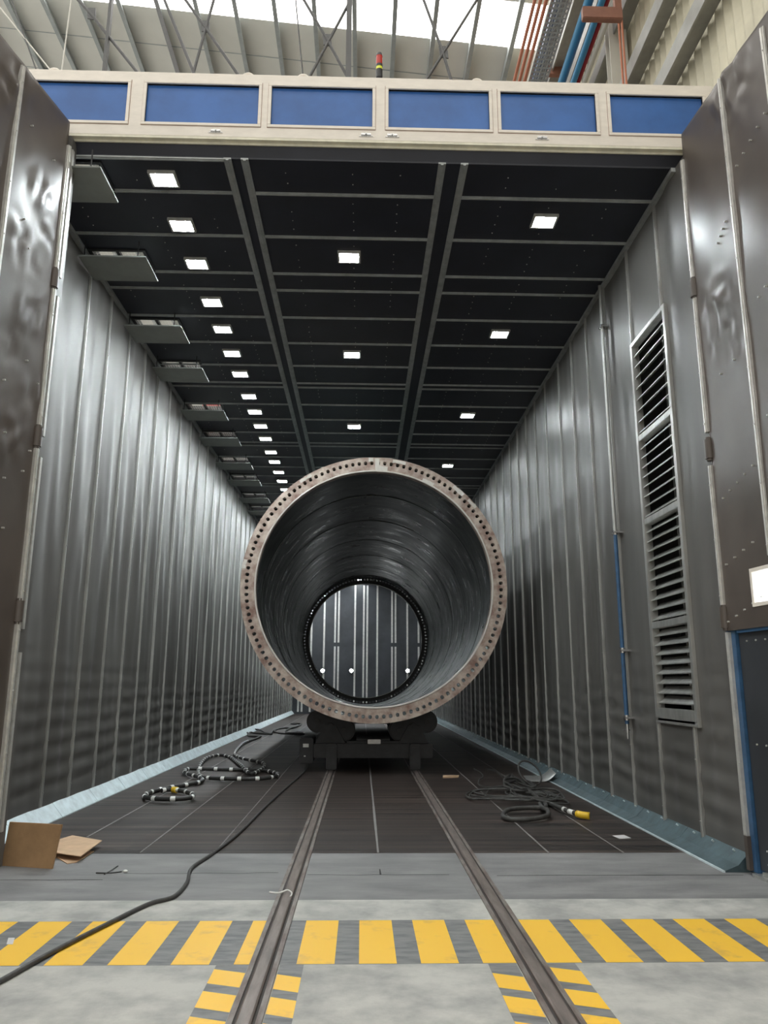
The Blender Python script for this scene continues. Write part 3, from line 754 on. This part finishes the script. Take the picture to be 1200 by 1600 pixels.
# ------------------------------------------------------------------ ceiling inlets with hanging baffles
ords = ['first', 'second', 'third', 'fourth', 'fifth', 'sixth', 'seventh', 'eighth', 'ninth', 'tenth']
base = None
for i, h in enumerate(hy):
    ex = '' if i != 5 else ' showing red behind'
    lab = 'dark grey baffle plate hung under ceiling inlet, %s from the opening%s' % (ords[i], ex)
    loc = (-3.03, h, ZP)
    if base is None:
        t = thing('ceiling_inlet', loc, lab, 'air inlet', 'baffled ceiling inlets along the left wall'); base = t
        c = h-.46+.29
        mb = MB(); mb.box(HX0-.06, c-.29, ZP, HX1+.11, c+.29, ZP+.02, 0, .004); mb.build('baffle_plate', M['baffle'], t)
        for xx in (HX0, HX1):
            for yy in (c-.25, c+.25):
                mb = MB(); mb.cyl((xx, yy, ZP+.02), (xx, yy, ZC), .008, 8); mb.build('hanger_rod', M['black'], t)
        mb = MB()
        for (a, b_, c_, d_) in ((HX0-.03, h-HL/2-.03, HX1+.03, h-HL/2+.01), (HX0-.03, h+HL/2-.01, HX1+.03, h+HL/2+.03), (HX0-.03, h-HL/2, HX0+.01, h+HL/2), (HX1-.01, h-HL/2, HX1+.03, h+HL/2),
                                ((HX0+HX1)/2-.02, h-HL/2, (HX0+HX1)/2+.02, h+HL/2)):
            mb.box(a, b_, ZC-.02, c_, d_, ZC+.02)
        mb.build('inlet_frame', M['black'], t)
        mb = MB()
        for k in range(15): x = HX0+.02+k*.043; mb.box(x-.0018, h-HL/2, ZC+.03, x+.0018, h+HL/2, ZC+.034)
        for k in range(10): y = h-HL/2+.02+k*.043; mb.box(HX0, y-.0018, ZC+.034, HX1, y+.0018, ZC+.038)
        mb.build('grille', M['mesh_wire'], t)
    else:
        o = dup(base, loc); o['label'] = lab

# ------------------------------------------------------------------ ceiling lamps
def make_lamp():
    t = thing('ceiling_lamp', (0, 0, 0), '', 'ceiling lamp')
    mb = MB(); a, b = .118, .10
    for q in ((-a-.025, -b-.025, a+.025, -b), (-a-.025, b, a+.025, b+.025), (-a-.025, -b, -a, b), (a, -b, a+.025, b)):
        mb.box(q[0], q[1], -.035, q[2], q[3], 0, 0, .003)
    mb.box(-a, -b, -.012, a, b, 0); mb.build('frame', M['galv_light'], t)
    mb = MB(); mb.box(-a, -b, -.028, a, b, -.014); mb.build('diffuser', M['lamp'], t)
    return t
lamp0 = make_lamp(); used = [False]
def lamp(x, y, lab, grp):
    if not used[0]: o = lamp0; o.location = (x, y, ZC); used[0] = True
    else: o = dup(lamp0, (x, y, ZC))
    o['label'] = lab; o['group'] = grp
lefts = [7.24, 8.08, 8.92, 9.93, 10.77, 11.64, 12.49, 13.55, 14.38, 15.23, 16.08, 17.08, 17.87, 18.79, 19.67]
num = ['first', 'second', 'third', 'fourth', 'fifth', 'sixth', 'seventh', 'eighth', 'ninth', 'tenth', 'eleventh', 'twelfth', 'thirteenth', 'fourteenth', 'fifteenth']
for i, y in enumerate(lefts):
    lamp(-2.15, y, 'square lit ceiling lamp in the long left row, %s from the opening' % num[i], 'square lamps in the left ceiling row')
y = lefts[-1]+.9
while y < Y1-.3:
    lamp(-2.15, y, 'square lit ceiling lamp of the left row hidden beyond the tube rim', 'square lamps beyond the tube rim'); y += .9
for i, y in enumerate((8.70, 11.62, 15.19)):
    lamp(-.21, y, 'square lit lamp in the middle ceiling row, %s' % ['nearest the opening', 'second from the opening', 'just above the tube rim'][i], 'square lamps in the middle ceiling row')
for y in (18.8, 22.4, 26.0, 29.6, 33.2, 36.5): lamp(-.21, y, 'square lit lamp of the middle ceiling row hidden behind the tube', 'middle lamps hidden by the tube')
lamp(-.21, 39.3, 'small lit ceiling lamp seen through the far end of the tube', 'middle lamp at the back wall')
for i, y in enumerate((7.86, 10.79, 14.43, 18.03)):
    lamp(2.05, y, 'square lit lamp in the right ceiling row, %s' % ['nearest the opening', 'second from the opening', 'third from the opening', 'lowest in view above the tube rim'][i], 'square lamps in the right ceiling row')
for y in (21.6, 25.2, 28.8, 32.4, 36): lamp(2.05, y, 'square lit lamp of the right ceiling row hidden behind the tube', 'right lamps hidden by the tube')

# flood lamps on the back wall
for i, (px, lab) in enumerate(((504, 'leftmost of the three bright flood lamps seen through the tube'), (549, 'middle one of the three bright flood lamps seen through the tube'), (637, 'rightmost of the three bright flood lamps seen through the tube'))):
    p = ony(px, 1048, Y1-.18)
    t = thing('flood_lamp', (p.x, p.y, p.z-.12), lab, 'flood lamp', 'flood lamps on the back wall')
    mb = MB(); mb.cyl((p.x, p.y, p.z), (p.x, p.y+.10, p.z), .13, 24, r2=.08); mb.build('housing', M['black'], t)
    mb = MB(); mb.cyl((p.x, p.y-.012, p.z), (p.x, p.y, p.z), .085, 24); mb.build('lens', M['flood'], t)
    mb = MB(); mb.box(p.x-.03, p.y+.09, p.z-.04, p.x+.03, Y1+.02, p.z+.04); mb.build('mount', M['black'], t)

# ------------------------------------------------------------------ rails
for xc, lab in ((-.515, 'long steel floor rail on the left, running under the tube carriage'), (.95, 'long steel floor rail on the right, running under the tube carriage')):
    t = thing('floor_rail', (xc, 20, 0), lab, 'rail')
    mb = MB(); n = 90
    s = 1 if xc > 0 else -1
    mb.box(xc-.08, -2, 0, xc-.052, Y1-1, .010, 0); mb.box(xc+.052, -2, 0, xc+.08, Y1-1, .010, 0)
    mb.box(xc-.052, -2, 0, xc+.052, Y1-1, .003, 1)
    mb.build('rail_base', [M['rail_rust'], M['joint_dark']], t)
    mb = MB(); mb.prism([(xc-.036, .0), (xc+.036, .0), (xc+.036, .016), (xc+.028, .022), (xc-.028, .022), (xc-.036, .016)], -2, Y1-1)
    mb.build('rail_head', M['rail_head'], t)

# ------------------------------------------------------------------ hazard stripes
mb = MB(); zA = .0016
mb.box(-4.9, 4.645, 0, 4.4, 5.445, zA*.5, 1)
for k in range(-13, 12):
    a = .001+.342*k
    if a < -4.8 or a+.21 > 4.4: continue
    mb.box(a, 4.65, 0, a+.208, 5.44, zA, 0)
o = mb.build('hazard_stripe', [M['paint_yellow'], M['paint_dark']]); recenter(o)
tag(o, 'wide band of yellow and black blocks painted across the concrete before the booth', 'floor marking')
for (xa, xb, ph, sl, lab) in ((-.775, -.60, .02, -.06, 'narrow yellow and black stripe band along the outer left side of the left rail'),
                         (-.43, -.30, .10, -.05, 'narrow yellow and black stripe band between the rails beside the left rail'),
                         (.71, .865, .10, -.06, 'narrow yellow and black stripe band between the rails beside the right rail'),
                         (1.035, 1.19, .02, -.06, 'narrow yellow and black stripe band along the outer side of the right rail')):
    mb = MB(); mb.box(xa, .5, 0, xb, 4.64, zA*.5, 1)
    y = 4.60-ph
    while y > .8:
        vs = [(xa, y-.20, zA), (xb, y-.20+sl, zA), (xb, y+sl, zA), (xa, y, zA)]
        mb.add(vs, [(0, 1, 2, 3)], 0); y -= .30
    o = mb.build('hazard_stripe', [M['paint_yellow'], M['paint_dark']]); recenter(o); tag(o, lab, 'floor marking', 'stripes beside the rails')

# ------------------------------------------------------------------ the steel tube
TA = Vector((.205, 13.3, 3.165)); TB = Vector((.125, 28.5, 3.055))
RO, RI, RF, RP, RH, FT = 2.32, 2.272, 2.05, 2.212, .034, .13
NH = 120
t = thing('steel_tube_section', (0.2, 13.3, .85), 'huge round steel tower section lying on its side inside the booth', 'steel tube')
shear = Matrix.Identity(4)
LT = TB.y-TA.y
def place_axis(o):
    # tilt the shell parts so that their axis runs from TA to TB
    d = (TB-TA).normalized(); q = Vector((0, 1, 0)).rotation_difference(d)
    off = Matrix.Translation(chain(o.parent))
    o.data.transform(off.inverted() @ Matrix.Translation(TA) @ q.to_matrix().to_4x4() @ off)
    return o
mb = MB()
prof = [(RO, .13), (RO, LT-.13), (RI, LT-.13)]
segs = 6; st = (LT-.26)/segs
def span(ya_, yb_):
    n = 9; out = []
    for i in range(1, n): out.append((RI+R.uniform(-.0025, .0025), ya_+(yb_-ya_)*i/n))
    return out
for k in range(segs-1, 0, -1):
    yk = .13+k*st; prof += span(yk+st-.1, yk+.3)+[(RI, yk+.3), (RI, yk+.05), (RI, yk+.03), (RI-.007, yk+.012), (RI-.007, yk-.012), (RI, yk-.03), (RI, yk-.05), (RI, yk-.3)]
prof += span(.13+st-.3, .16)+[(RI, .13)]
mb.lathe(prof, (0, 0), 128)
place_axis(mb.build('shell', M['skin_shell'], t, fix=True))
for k in range(1, segs):
    yk = .13+k*st; mb = MB(); mb.lathe([(RI-.003, yk+.018), (RI-.012, yk+.008), (RI-.012, yk-.008), (RI-.003, yk-.018)], (0, 0), 128)
    place_axis(mb.build('weld_seam', M['weld'], t))
def flange(name, ya, yb, m):
    mb = MB(); vs = []; fs = []; per = 16
    for h in range(NH):
        ac = 2*PI*(h+.5)/NH; ha = PI/NH
        ring = []
        c = Vector((RP*math.cos(ac), RP*math.sin(ac)))
        er = Vector((math.cos(ac), math.sin(ac))); et = Vector((-math.sin(ac), math.cos(ac)))
        hol = []
        # boundary: 4 per side, starting at inner right corner
        bd = []
        for q in range(4): bd.append((RF+(RO-RF)*q/4, ac-ha))
        for q in range(4): bd.append((RO, ac-ha+2*ha*q/4))
        for q in range(4): bd.append((RO-(RO-RF)*q/4, ac+ha))
        for q in range(4): bd.append((RF, ac+ha-2*ha*q/4))
        for (r, a) in bd:
            p = Vector((r*math.cos(a), r*math.sin(a))); ring.append(p)
            d = (p-c).normalized(); hol.append(c+d*RH)
        base_ = len(vs)
        for yv in (ya, yb):
            vs += [(p.x, yv, p.y) for p in ring]; vs += [(p.x, yv, p.y) for p in hol]
        B, H = base_, base_+per; B2, H2 = base_+2*per, base_+3*per
        for q in range(per):
            w = (q+1) % per
            fs.append((B+q, B+w, H+w, H+q)); fs.append((B2+q, H2+q, H2+w, B2+w)); fs.append((H+q, H+w, H2+w, H2+q))
        for q in list(range(4, 8))+list(range(12, 16)):
            w = (q+1) % per; fs.append((B+q, B2+q, B2+w, B+w))
    mb.add(vs, fs)
    o = mb.build(name, m, t, fix=False)
    bm = bmesh.new(); bm.from_mesh(o.data); bmesh.ops.remove_doubles(bm, verts=bm.verts[:], dist=.0005); bmesh.ops.recalc_face_normals(bm, faces=bm.faces[:]); bm.to_mesh(o.data); bm.free()
    return place_axis(o)
fl = flange('front_flange', 0, FT, M['flange']); fl['label'] = 'rusty brown and beige flange ring with a circle of bolt holes'
mb = MB(); mb.lathe([(RF+.001, -.004), (RF+.028, -.006), (RF+.03, .0), (RF+.001, .002)], (0, 0), 128)
place_axis(mb.build('edge_lip', M['tape'], fl))
f2 = flange('rear_flange', LT-FT, LT, M['flange_dark']); f2['label'] = 'black flange ring at the far end'
mb = MB(); mb.lathe([(RF-.004, LT-FT-.006), (RF+.02, LT-FT-.006), (RF+.02, LT-FT), (RF-.004, LT-FT)], (0, 0), 128)
place_axis(mb.build('edge_lip', M['chrome'], f2))
# peeling tape scraps on the flange face
def tape(a0, a1, r0, r1, off=.004):
    mb = MB(); n = 5; vs = []
    for i in range(n+1):
        a = math.radians(a0+(a1-a0)*i/n)
        for r in (r0+R.uniform(-.01, .01), r1+R.uniform(-.01, .01)):
            vs.append((r*math.cos(a), -off-R.uniform(0, .006), r*math.sin(a)))
    vs2 = [(v[0], v[1]+.002, v[2]) for v in vs]; m = len(vs)
    fs = [(2*i, 2*i+1, 2*i+3, 2*i+2) for i in range(n)] + [(m+2*i+2, m+2*i+3, m+2*i+1, m+2*i) for i in range(n)]
    fs += [(2*i, 2*i+2, m+2*i+2, m+2*i) for i in range(n)] + [(2*i+1, m+2*i+1, m+2*i+3, 2*i+3) for i in range(n)] + [(0, m, m+1, 1), (2*n, 2*n+1, m+2*n+1, m+2*n)]
    mb.add(vs+vs2, fs); place_axis(mb.build('tape_scrap', M['tape'], fl))
for a in ((84, 89, 2.06, 2.16), (88, 90, 2.07, 2.30), (91, 93, 2.24, 2.31), (76, 82, 2.25, 2.31), (46, 52, 2.24, 2.31), (38, 43, 2.26, 2.31), (60, 66, 2.06, 2.13), (169, 173, 2.26, 2.32), (120, 126, 2.25, 2.30)): tape(*a)

# ------------------------------------------------------------------ carriages under the tube
def axis_z(y): return TA.z+(TB.z-TA.z)*(y-TA.y)/(TB.y-TA.y)
def axis_x(y): return TA.x+(TB.x-TA.x)*(y-TA.y)/(TB.y-TA.y)
def carriage(yc, label, grp=None):
    cx = axis_x(yc); cz = axis_z(yc); rl, rr = -.515, .95; mid = (rl+rr)/2
    t = thing('tube_carriage', (mid, yc, 0), label, 'carriage', grp)
    mb = MB()
    mb.box(mid-1.05, yc-.62, .22, mid+1.05, yc-.42, .46, 0, .012); mb.box(mid-1.05, yc+.42, .22, mid+1.05, yc+.62, .46, 0, .012)
    for xx in (rl, rr): mb.box(xx-.11, yc-.6, .20, xx+.11, yc+.6, .44, 0, .012)
    mb.box(mid-.45, yc-.5, .26, mid+.45, yc+.5, .40, 0, .01); mb.build('base_frame', M['black'], t)
    for xx in (rl, rr):
        for dy in (-.36, .36):
            mb = MB(); mb.cyl((xx-.045, yc+dy, .19), (xx+.045, yc+dy, .19), .168, 28); mb.cyl((xx-.075, yc+dy, .19), (xx+.075, yc+dy, .19), .06, 16); mb.build('wheel', M['black'], t)
        mb = MB(); mb.box(xx-.095, yc-.74, .03, xx+.095, yc-.60, .47, 0, .02); mb.box(xx-.07, yc-.75, .30, xx+.07, yc-.73, .42, 0, .01); mb.build('rail_guard', M['baffle'] if 0 else M['black'], t)
    for s in (-1, 1):
        # swivelling cradle with two rollers hugging the tube
        rr_ = .20; d = RO+rr_+.004; cs = []
        for ang in (11.5, 23.0):
            a = math.radians(ang)*s; cs.append((cx+d*math.sin(a), cz-d*math.cos(a)))
        arm = MB(); out = []
        (xa, za_), (xb, zb_) = cs
        for (c, a0, a1) in ((cs[1], -20, 200), (cs[0], 200, 340)):
            pass
        pts = []
        ux, uz = (xb-xa), (zb_-za_); L_ = math.hypot(ux, uz); ux /= L_; uz /= L_
        for k in range(13):
            th = -PI/2+PI*k/12; pts.append((xb+.17*(ux*math.cos(th)-uz*math.sin(th)), zb_+.17*(uz*math.cos(th)+ux*math.sin(th))))
        for k in range(13):
            th = PI/2+PI*k/12; pts.append((xa+.17*(ux*math.cos(th)-uz*math.sin(th)), za_+.17*(uz*math.cos(th)+ux*math.sin(th))))
        for yy in (-.40, .34):
            arm.prism(pts, yc+yy, yc+yy+.05)
        pv = ((xa+xb)/2, (za_+zb_)/2)
        for yy in (-.44, .39): arm.prism([(pv[0]-.28, .44), (pv[0]+.28, .44), (pv[0]+.09, pv[1]+.02), (pv[0]-.09, pv[1]+.02)], yc+yy-.02, yc+yy+.03)
        arm.cyl((pv[0], yc-.48, pv[1]), (pv[0], yc+.46, pv[1]), .05, 16)
        ao = arm.build('cradle_arm', M['black'], t)
        for c in cs:
            mb = MB(); mb.cyl((c[0], yc-.33, c[1]), (c[0], yc+.33, c[1]), rr_, 36); mb.cyl((c[0], yc-.45, c[1]), (c[0], yc+.43, c[1]), .045, 14); mb.build('roller', M['hose'], ao)
    mb = MB(); mb.box(mid-1.30, yc-.60, .12, mid-1.06, yc+.2, .56, 0, .02); cb = mb.build('control_box', M['black'], t)
    mb = MB(); mb.box(mid-1.24, yc-.606, .40, mid-1.14, yc-.60, .46); mb.box(mid-1.22, yc-.606, .24, mid-1.19, yc-.60, .26); mb.build('label_plate', M['galv'], cb)
    mb = MB(); mb.box(mid-.10, yc-.628, .46, mid+.13, yc-.60, .535, 0, .006); mb.build('name_plate', M['galv_light'], t)
    mb = MB(); mb.box(mid-.5, yc-.55, .40, mid+.5, yc-.25, .50, 0, .03); mb.cyl((mid-.3, yc-.3, .50), (mid+.3, yc-.3, .50), .10, 20); mb.build('drive_motor', M['black'], t)
    return t
carriage(14.75, 'black roller carriage on the rails, carrying the front of the steel tube')
carriage(26.6, 'black roller carriage hidden behind, carrying the rear of the steel tube')

# ------------------------------------------------------------------ hoses and cables
def floor_pts(pix, sc, bx_, by_, z): return [onz(bx_+a/sc, by_+b/sc, z) for a, b in pix]
# left banded hose
pix = [(210, 548), (262, 543), (330, 552), (385, 570), (408, 585), (385, 600), (300, 606), (200, 604), (120, 594), (103, 577), (140, 553), (220, 530), (300, 517),
       (400, 502), (455, 490), (465, 480), (440, 465), (380, 450), (352, 432), (375, 413), (450, 410), (600, 410), (760, 412), (860, 418), (920, 435), (935, 452),
       (890, 470), (800, 478), (650, 478), (500, 470), (445, 450), (440, 420), (455, 378), (500, 342), (575, 323), (640, 335), (690, 375), (730, 420), (770, 440),
       (810, 425), (850, 392), (840, 372), (760, 358), (700, 345), (668, 320), (680, 285), (740, 240), (830, 205)]
pts = floor_pts(pix, 4, 200, 1100, .03)
pts = resample(smooth(pts, 10), .03)
for i, p in enumerate(pts): p.z = .030+.028*(.5+.5*math.sin(i*.05))
t = thing('banded_hose', (pts[0].x, pts[0].y, 0), 'black hose with white tape bands coiled on the floor by the left wall', 'hose')
def band(i): return i % 9 in (0, 1)
mb = MB(); mb.tube(pts, .029, 10, mifn=lambda i: 1 if band(i) and i < len(pts)-60 else 0, rfn=lambda i: 1.12 if i % 9 in (0, 1, 2) else 1.0)
mb.build('hose', [M['hose'], M['white_tape']], t)
i0 = 6; mb = MB(); mb.tube(pts[i0:i0+4], .042, 12); mb.build('yellow_coupling', M['yellow_plastic'], t)
# far left black cables
for pix, lab in (([(745, 185), (748, 172), (790, 162), (830, 166), (860, 180), (900, 190), (850, 190), (790, 186), (765, 182), (750, 192), (760, 202), (830, 205)], 'black cable looped against the left wall fillet, beyond the banded hose'),
                 ([(890, 188), (920, 160), (980, 150), (1030, 150), (1060, 135), (1020, 126), (1080, 125), (1060, 140), (1000, 160), (990, 178), (1060, 186), (1100, 190), (1000, 190), (930, 183), (915, 168), (940, 155)], 'black cable bundle on the floor left of the carriage')):
    p = resample(smooth(floor_pts(pix, 4, 200, 1100, .03), 10), .06)
    for i, q in enumerate(p): q.z = .03+.02*(.5+.5*math.sin(i*.09))
    mb = MB(); mb.tube(p, .027, 8); o = mb.build('cable', M['hose']); recenter(o); tag(o, lab, 'cable')
# long cable from the foreground to the carriage
pix = [(-40, 1552), (0, 1533), (83, 1487), (167, 1444), (233, 1412), (271, 1401), (292, 1379), (300, 1356), (333, 1333), (375, 1300), (417, 1258), (450, 1228), (479, 1201), (484, 1180)]
p = resample(smooth([onz(a, b, .0155) for a, b in pix], 12), .04)
mb = MB(); mb.tube(p, .0140, 10); o = mb.build('power_cable', M['cable']); recenter(o)
tag(o, 'single long dark cable snaking from lower left of the photo to the carriage', 'cable')
# right hose with yellow coupling
def fp5(pix, z=.03): return floor_pts(pix, 3.75, 680, 1120, z)
pix = [(905, 588), (840, 582), (760, 560), (690, 520), (640, 496), (615, 505), (625, 545), (660, 565), (655, 588), (560, 600), (440, 597), (398, 580), (430, 555), (540, 548), (640, 545), (640, 505), (590, 470), (530, 440), (440, 400), (420, 370), (450, 352), (430, 400)]
p = resample(smooth(fp5(pix, .035), 10), .03)
for i, q in enumerate(p): q.z = .03+.035*(.5+.5*math.sin(i*.11))
t = thing('black_hose', (p[0].x, p[0].y, 0), 'thick black hose with yellow end coupling lying near the right wall', 'hose')
mb = MB(); mb.tube(p, .026, 10); mb.build('hose', M['cable'], t)
mb = MB(); mb.tube(p[0:6], .040, 14); mb.build('yellow_coupling', M['yellow_plastic'], t)
mb = MB(); mb.tube(p[7:11], .029, 12); mb.tube(p[13:16], .029, 12); mb.build('tape_band', M['white_tape'], t)
# tangle of thin cables
def tangle(seed, cx_, cy_, rx, ry, n, r, label, lead, z0=.02):
    q = random.Random(seed); pix = list(lead)
    for k in range(n*7):
        a = 2*PI*k/7; k2 = .55+.45*q.random()
        pix.append((cx_+rx*k2*math.cos(a)+q.uniform(-22, 22), cy_+ry*k2*math.sin(a)+rx*.04*math.cos(a)+q.uniform(-8, 8)))
    p = resample(smooth(fp5(pix, .05), 6), .035)
    for i, v in enumerate(p): v.z = z0+.06*abs(noise.noise(Vector((i*.03, seed, 0))))+.05*max(0, 1-abs(v.x-2.05)/.7)
    mb = MB(); mb.tube(p, r, 7); o = mb.build('cable', M['cable']); recenter(o); tag(o, label, 'cable', 'thin cables tangled by the right wall')
tangle(3, 470, 460, 300, 40, 5, .012, 'thin grey cable in a wide flat tangle on the floor near the right wall', [(230, 310), (280, 350), (255, 385), (300, 415)])
tangle(5, 590, 465, 190, 40, 4, .013, 'thin dark cable on top of the flat tangle, trailing back toward the tube', [(300, 310), (360, 335), (410, 360)])
tangle(9, 500, 410, 100, 45, 4, .016, 'thicker dark cable bunched at the middle of the tangle near the right wall', [(400, 380), (440, 350)], .03)
c = fp5([(560, 400)])[0]; p = []
for k in range(33):
    a = 2*PI*k/32; p.append(Vector((c.x+.17*math.cos(a)*1.0, c.y+.12*math.sin(a)+.05, .20+.16*math.sin(a-.3))))
mb = MB(); mb.tube(p, .014, 8); o = mb.build('cable', M['cable']); recenter(o); tag(o, 'single cable loop standing upright at the back of the right tangle', 'cable', 'thin cables tangled by the right wall')

# ------------------------------------------------------------------ small things on the floor
# bent sheet by the right fillet
a = onz(824, 1222); b = onz(868, 1222); mb = MB(); vs = []; n = 10
for i in range(n+1):
    u = i/n; x = a.x+(b.x-a.x)*u; z = .012+.10*max(0, u-.55)**2*6
    vs += [(x, a.y-.05, z), (x+.05, a.y+.55, z+.02), (x, a.y-.05, z+.006), (x+.05, a.y+.55, z+.026)]
fs = []
for i in range(n):
    o_ = 4*i; fs += [(o_, o_+1, o_+5, o_+4), (o_+2, o_+6, o_+7, o_+3), (o_, o_+4, o_+6, o_+2), (o_+1, o_+3, o_+7, o_+5)]
mb.add(vs, fs, 0, True); o = mb.build('bent_sheet', M['galv']); recenter(o); tag(o, 'curled grey metal sheet lying against the right wall fillet', 'metal sheet')
def flat(name, quad, h, m, label, cat):
    P_ = [onz(*q) for q in quad]; n = len(P_)
    vs = [(p.x, p.y, .0005) for p in P_]+[(p.x, p.y, h) for p in P_]
    mb = MB(); mb.add(vs, [list(range(n))[::-1], list(range(n, 2*n))]+[(i, (i+1) % n, n+(i+1) % n, n+i) for i in range(n)])
    o = mb.build(name, M[m]); recenter(o); tag(o, label, cat)
flat('paper_scrap', [(957, 1306), (975, 1305), (986, 1310), (968, 1311)], .004, 'paper', 'small pale square sheet on the dark tiles by the right wall', 'paper')
flat('paper_scrap', [(13, 1466), (23, 1466), (20, 1476), (10, 1476)], .003, 'paper', 'small grey scrap on the yellow paint at the far left', 'paper')
flat('wood_stick', [(692, 1213), (717, 1213), (716, 1215), (692, 1216)], .02, 'card_light', 'short pale stick on the floor left of the cable tangle', 'stick')
# standing carton sheet
a = onz(5, 1353); b = onz(81, 1358); d = (b-a).normalized(); nn = Vector((-d.y, d.x, 0)); mb = MB()
a = a-d*.02; hh = .335; lean = nn*.05
vs = []
for off in (0, .018):
    for (p, q) in ((a, 0), (b, 0), (b+d*.02, 1), (a, 1)):
        w_ = p+nn*off+lean*q; vs.append((w_.x, w_.y, .001+hh*q))
mb.add(vs, [(0, 1, 2, 3), (7, 6, 5, 4), (0, 4, 5, 1), (1, 5, 6, 2), (2, 6, 7, 3), (3, 7, 4, 0)])
# folded rear half, closing the carton at the back
c = a+nn*.16; vs = []
for off in (0, .012):
    for (p, q) in ((c+d*.03, 0), (b+nn*.10-d*.08, 0), (b+nn*.07-d*.02, 1), (a+nn*.07, 1)):
        w_ = p+nn*off; vs.append((w_.x, w_.y, .001+hh*.99*q))
mb.add(vs, [(0, 1, 2, 3), (7, 6, 5, 4), (0, 4, 5, 1), (1, 5, 6, 2), (2, 6, 7, 3), (3, 7, 4, 0)])
o = mb.build('cardboard_carton', M['card']); recenter(o); tag(o, 'plain brown cardboard carton piece standing upright at lower left', 'cardboard')
# lying cardboard sheets
def cardlay(pix, z, lab, m, curl=0):
    P_ = [onz(a_/3.81, 1180+b_/3.81, z) for a_, b_ in pix]; n = len(P_); h = .006
    vs = [(p.x, p.y, z+curl*k) for k, p in zip([0, 1, 1, 0, 0][:n], P_)]+[(p.x, p.y, z+h+curl*k) for k, p in zip([0, 1, 1, 0, 0][:n], P_)]
    mb = MB(); mb.add(vs, [list(range(n))[::-1], list(range(n, 2*n))]+[(i, (i+1) % n, n+(i+1) % n, n+i) for i in range(n)])
    o = mb.build('cardboard_sheet', M[m]); recenter(o); tag(o, lab, 'cardboard')
cardlay([(300, 590), (350, 560), (560, 575), (455, 640), (400, 648), (300, 640)][:5], .001, 'flat cardboard sheet at the bottom of the small pile beside the upright carton', 'card_light')
cardlay([(300, 520), (430, 487), (607, 518), (480, 605), (310, 582)], .045, 'flat cardboard sheet on top of the small pile beside the upright carton', 'card_light', .01)
# white cable tie on the left rail
p = smooth([onz(421, 1394, .03), onz(436, 1395, .035), onz(449, 1391, .04), onz(456, 1396, .03), onz(452, 1404, .012), onz(455, 1407, .006)], 6)
mb = MB(); mb.tube(p, .006, 6); o = mb.build('cable_tie', M['white_tape']); recenter(o); tag(o, 'thin white cable tie curled over the left floor rail', 'cable tie')
p = onz(196, 1361, .01); mb = MB(); bm = bmesh.new(); bmesh.ops.create_icosphere(bm, subdivisions=2, radius=.014); bm.verts.index_update()
mb.add([(v.co.x*1.4+p.x, v.co.y+p.y, max(0.0005, v.co.z*.8+.01)) for v in bm.verts], [[v.index for v in f.verts] for f in bm.faces]); bm.free()
o = mb.build('paper_ball', M['white_tape']); recenter(o); tag(o, 'tiny white crumpled scrap on the grey apron left of the cable', 'scrap')
p = smooth([onz(163, 1366, .005), onz(172, 1361, .012), onz(184, 1353, .006)], 6)
mb = MB(); mb.tube(p, .005, 6); p = smooth([onz(150, 1364, .004), onz(172, 1364, .01), onz(190, 1362, .004)], 6); mb.tube(p, .005, 6)
o = mb.build('wire_scrap', M['hose']); recenter(o); tag(o, 'short crossed black wire scrap on the grey apron', 'wire')
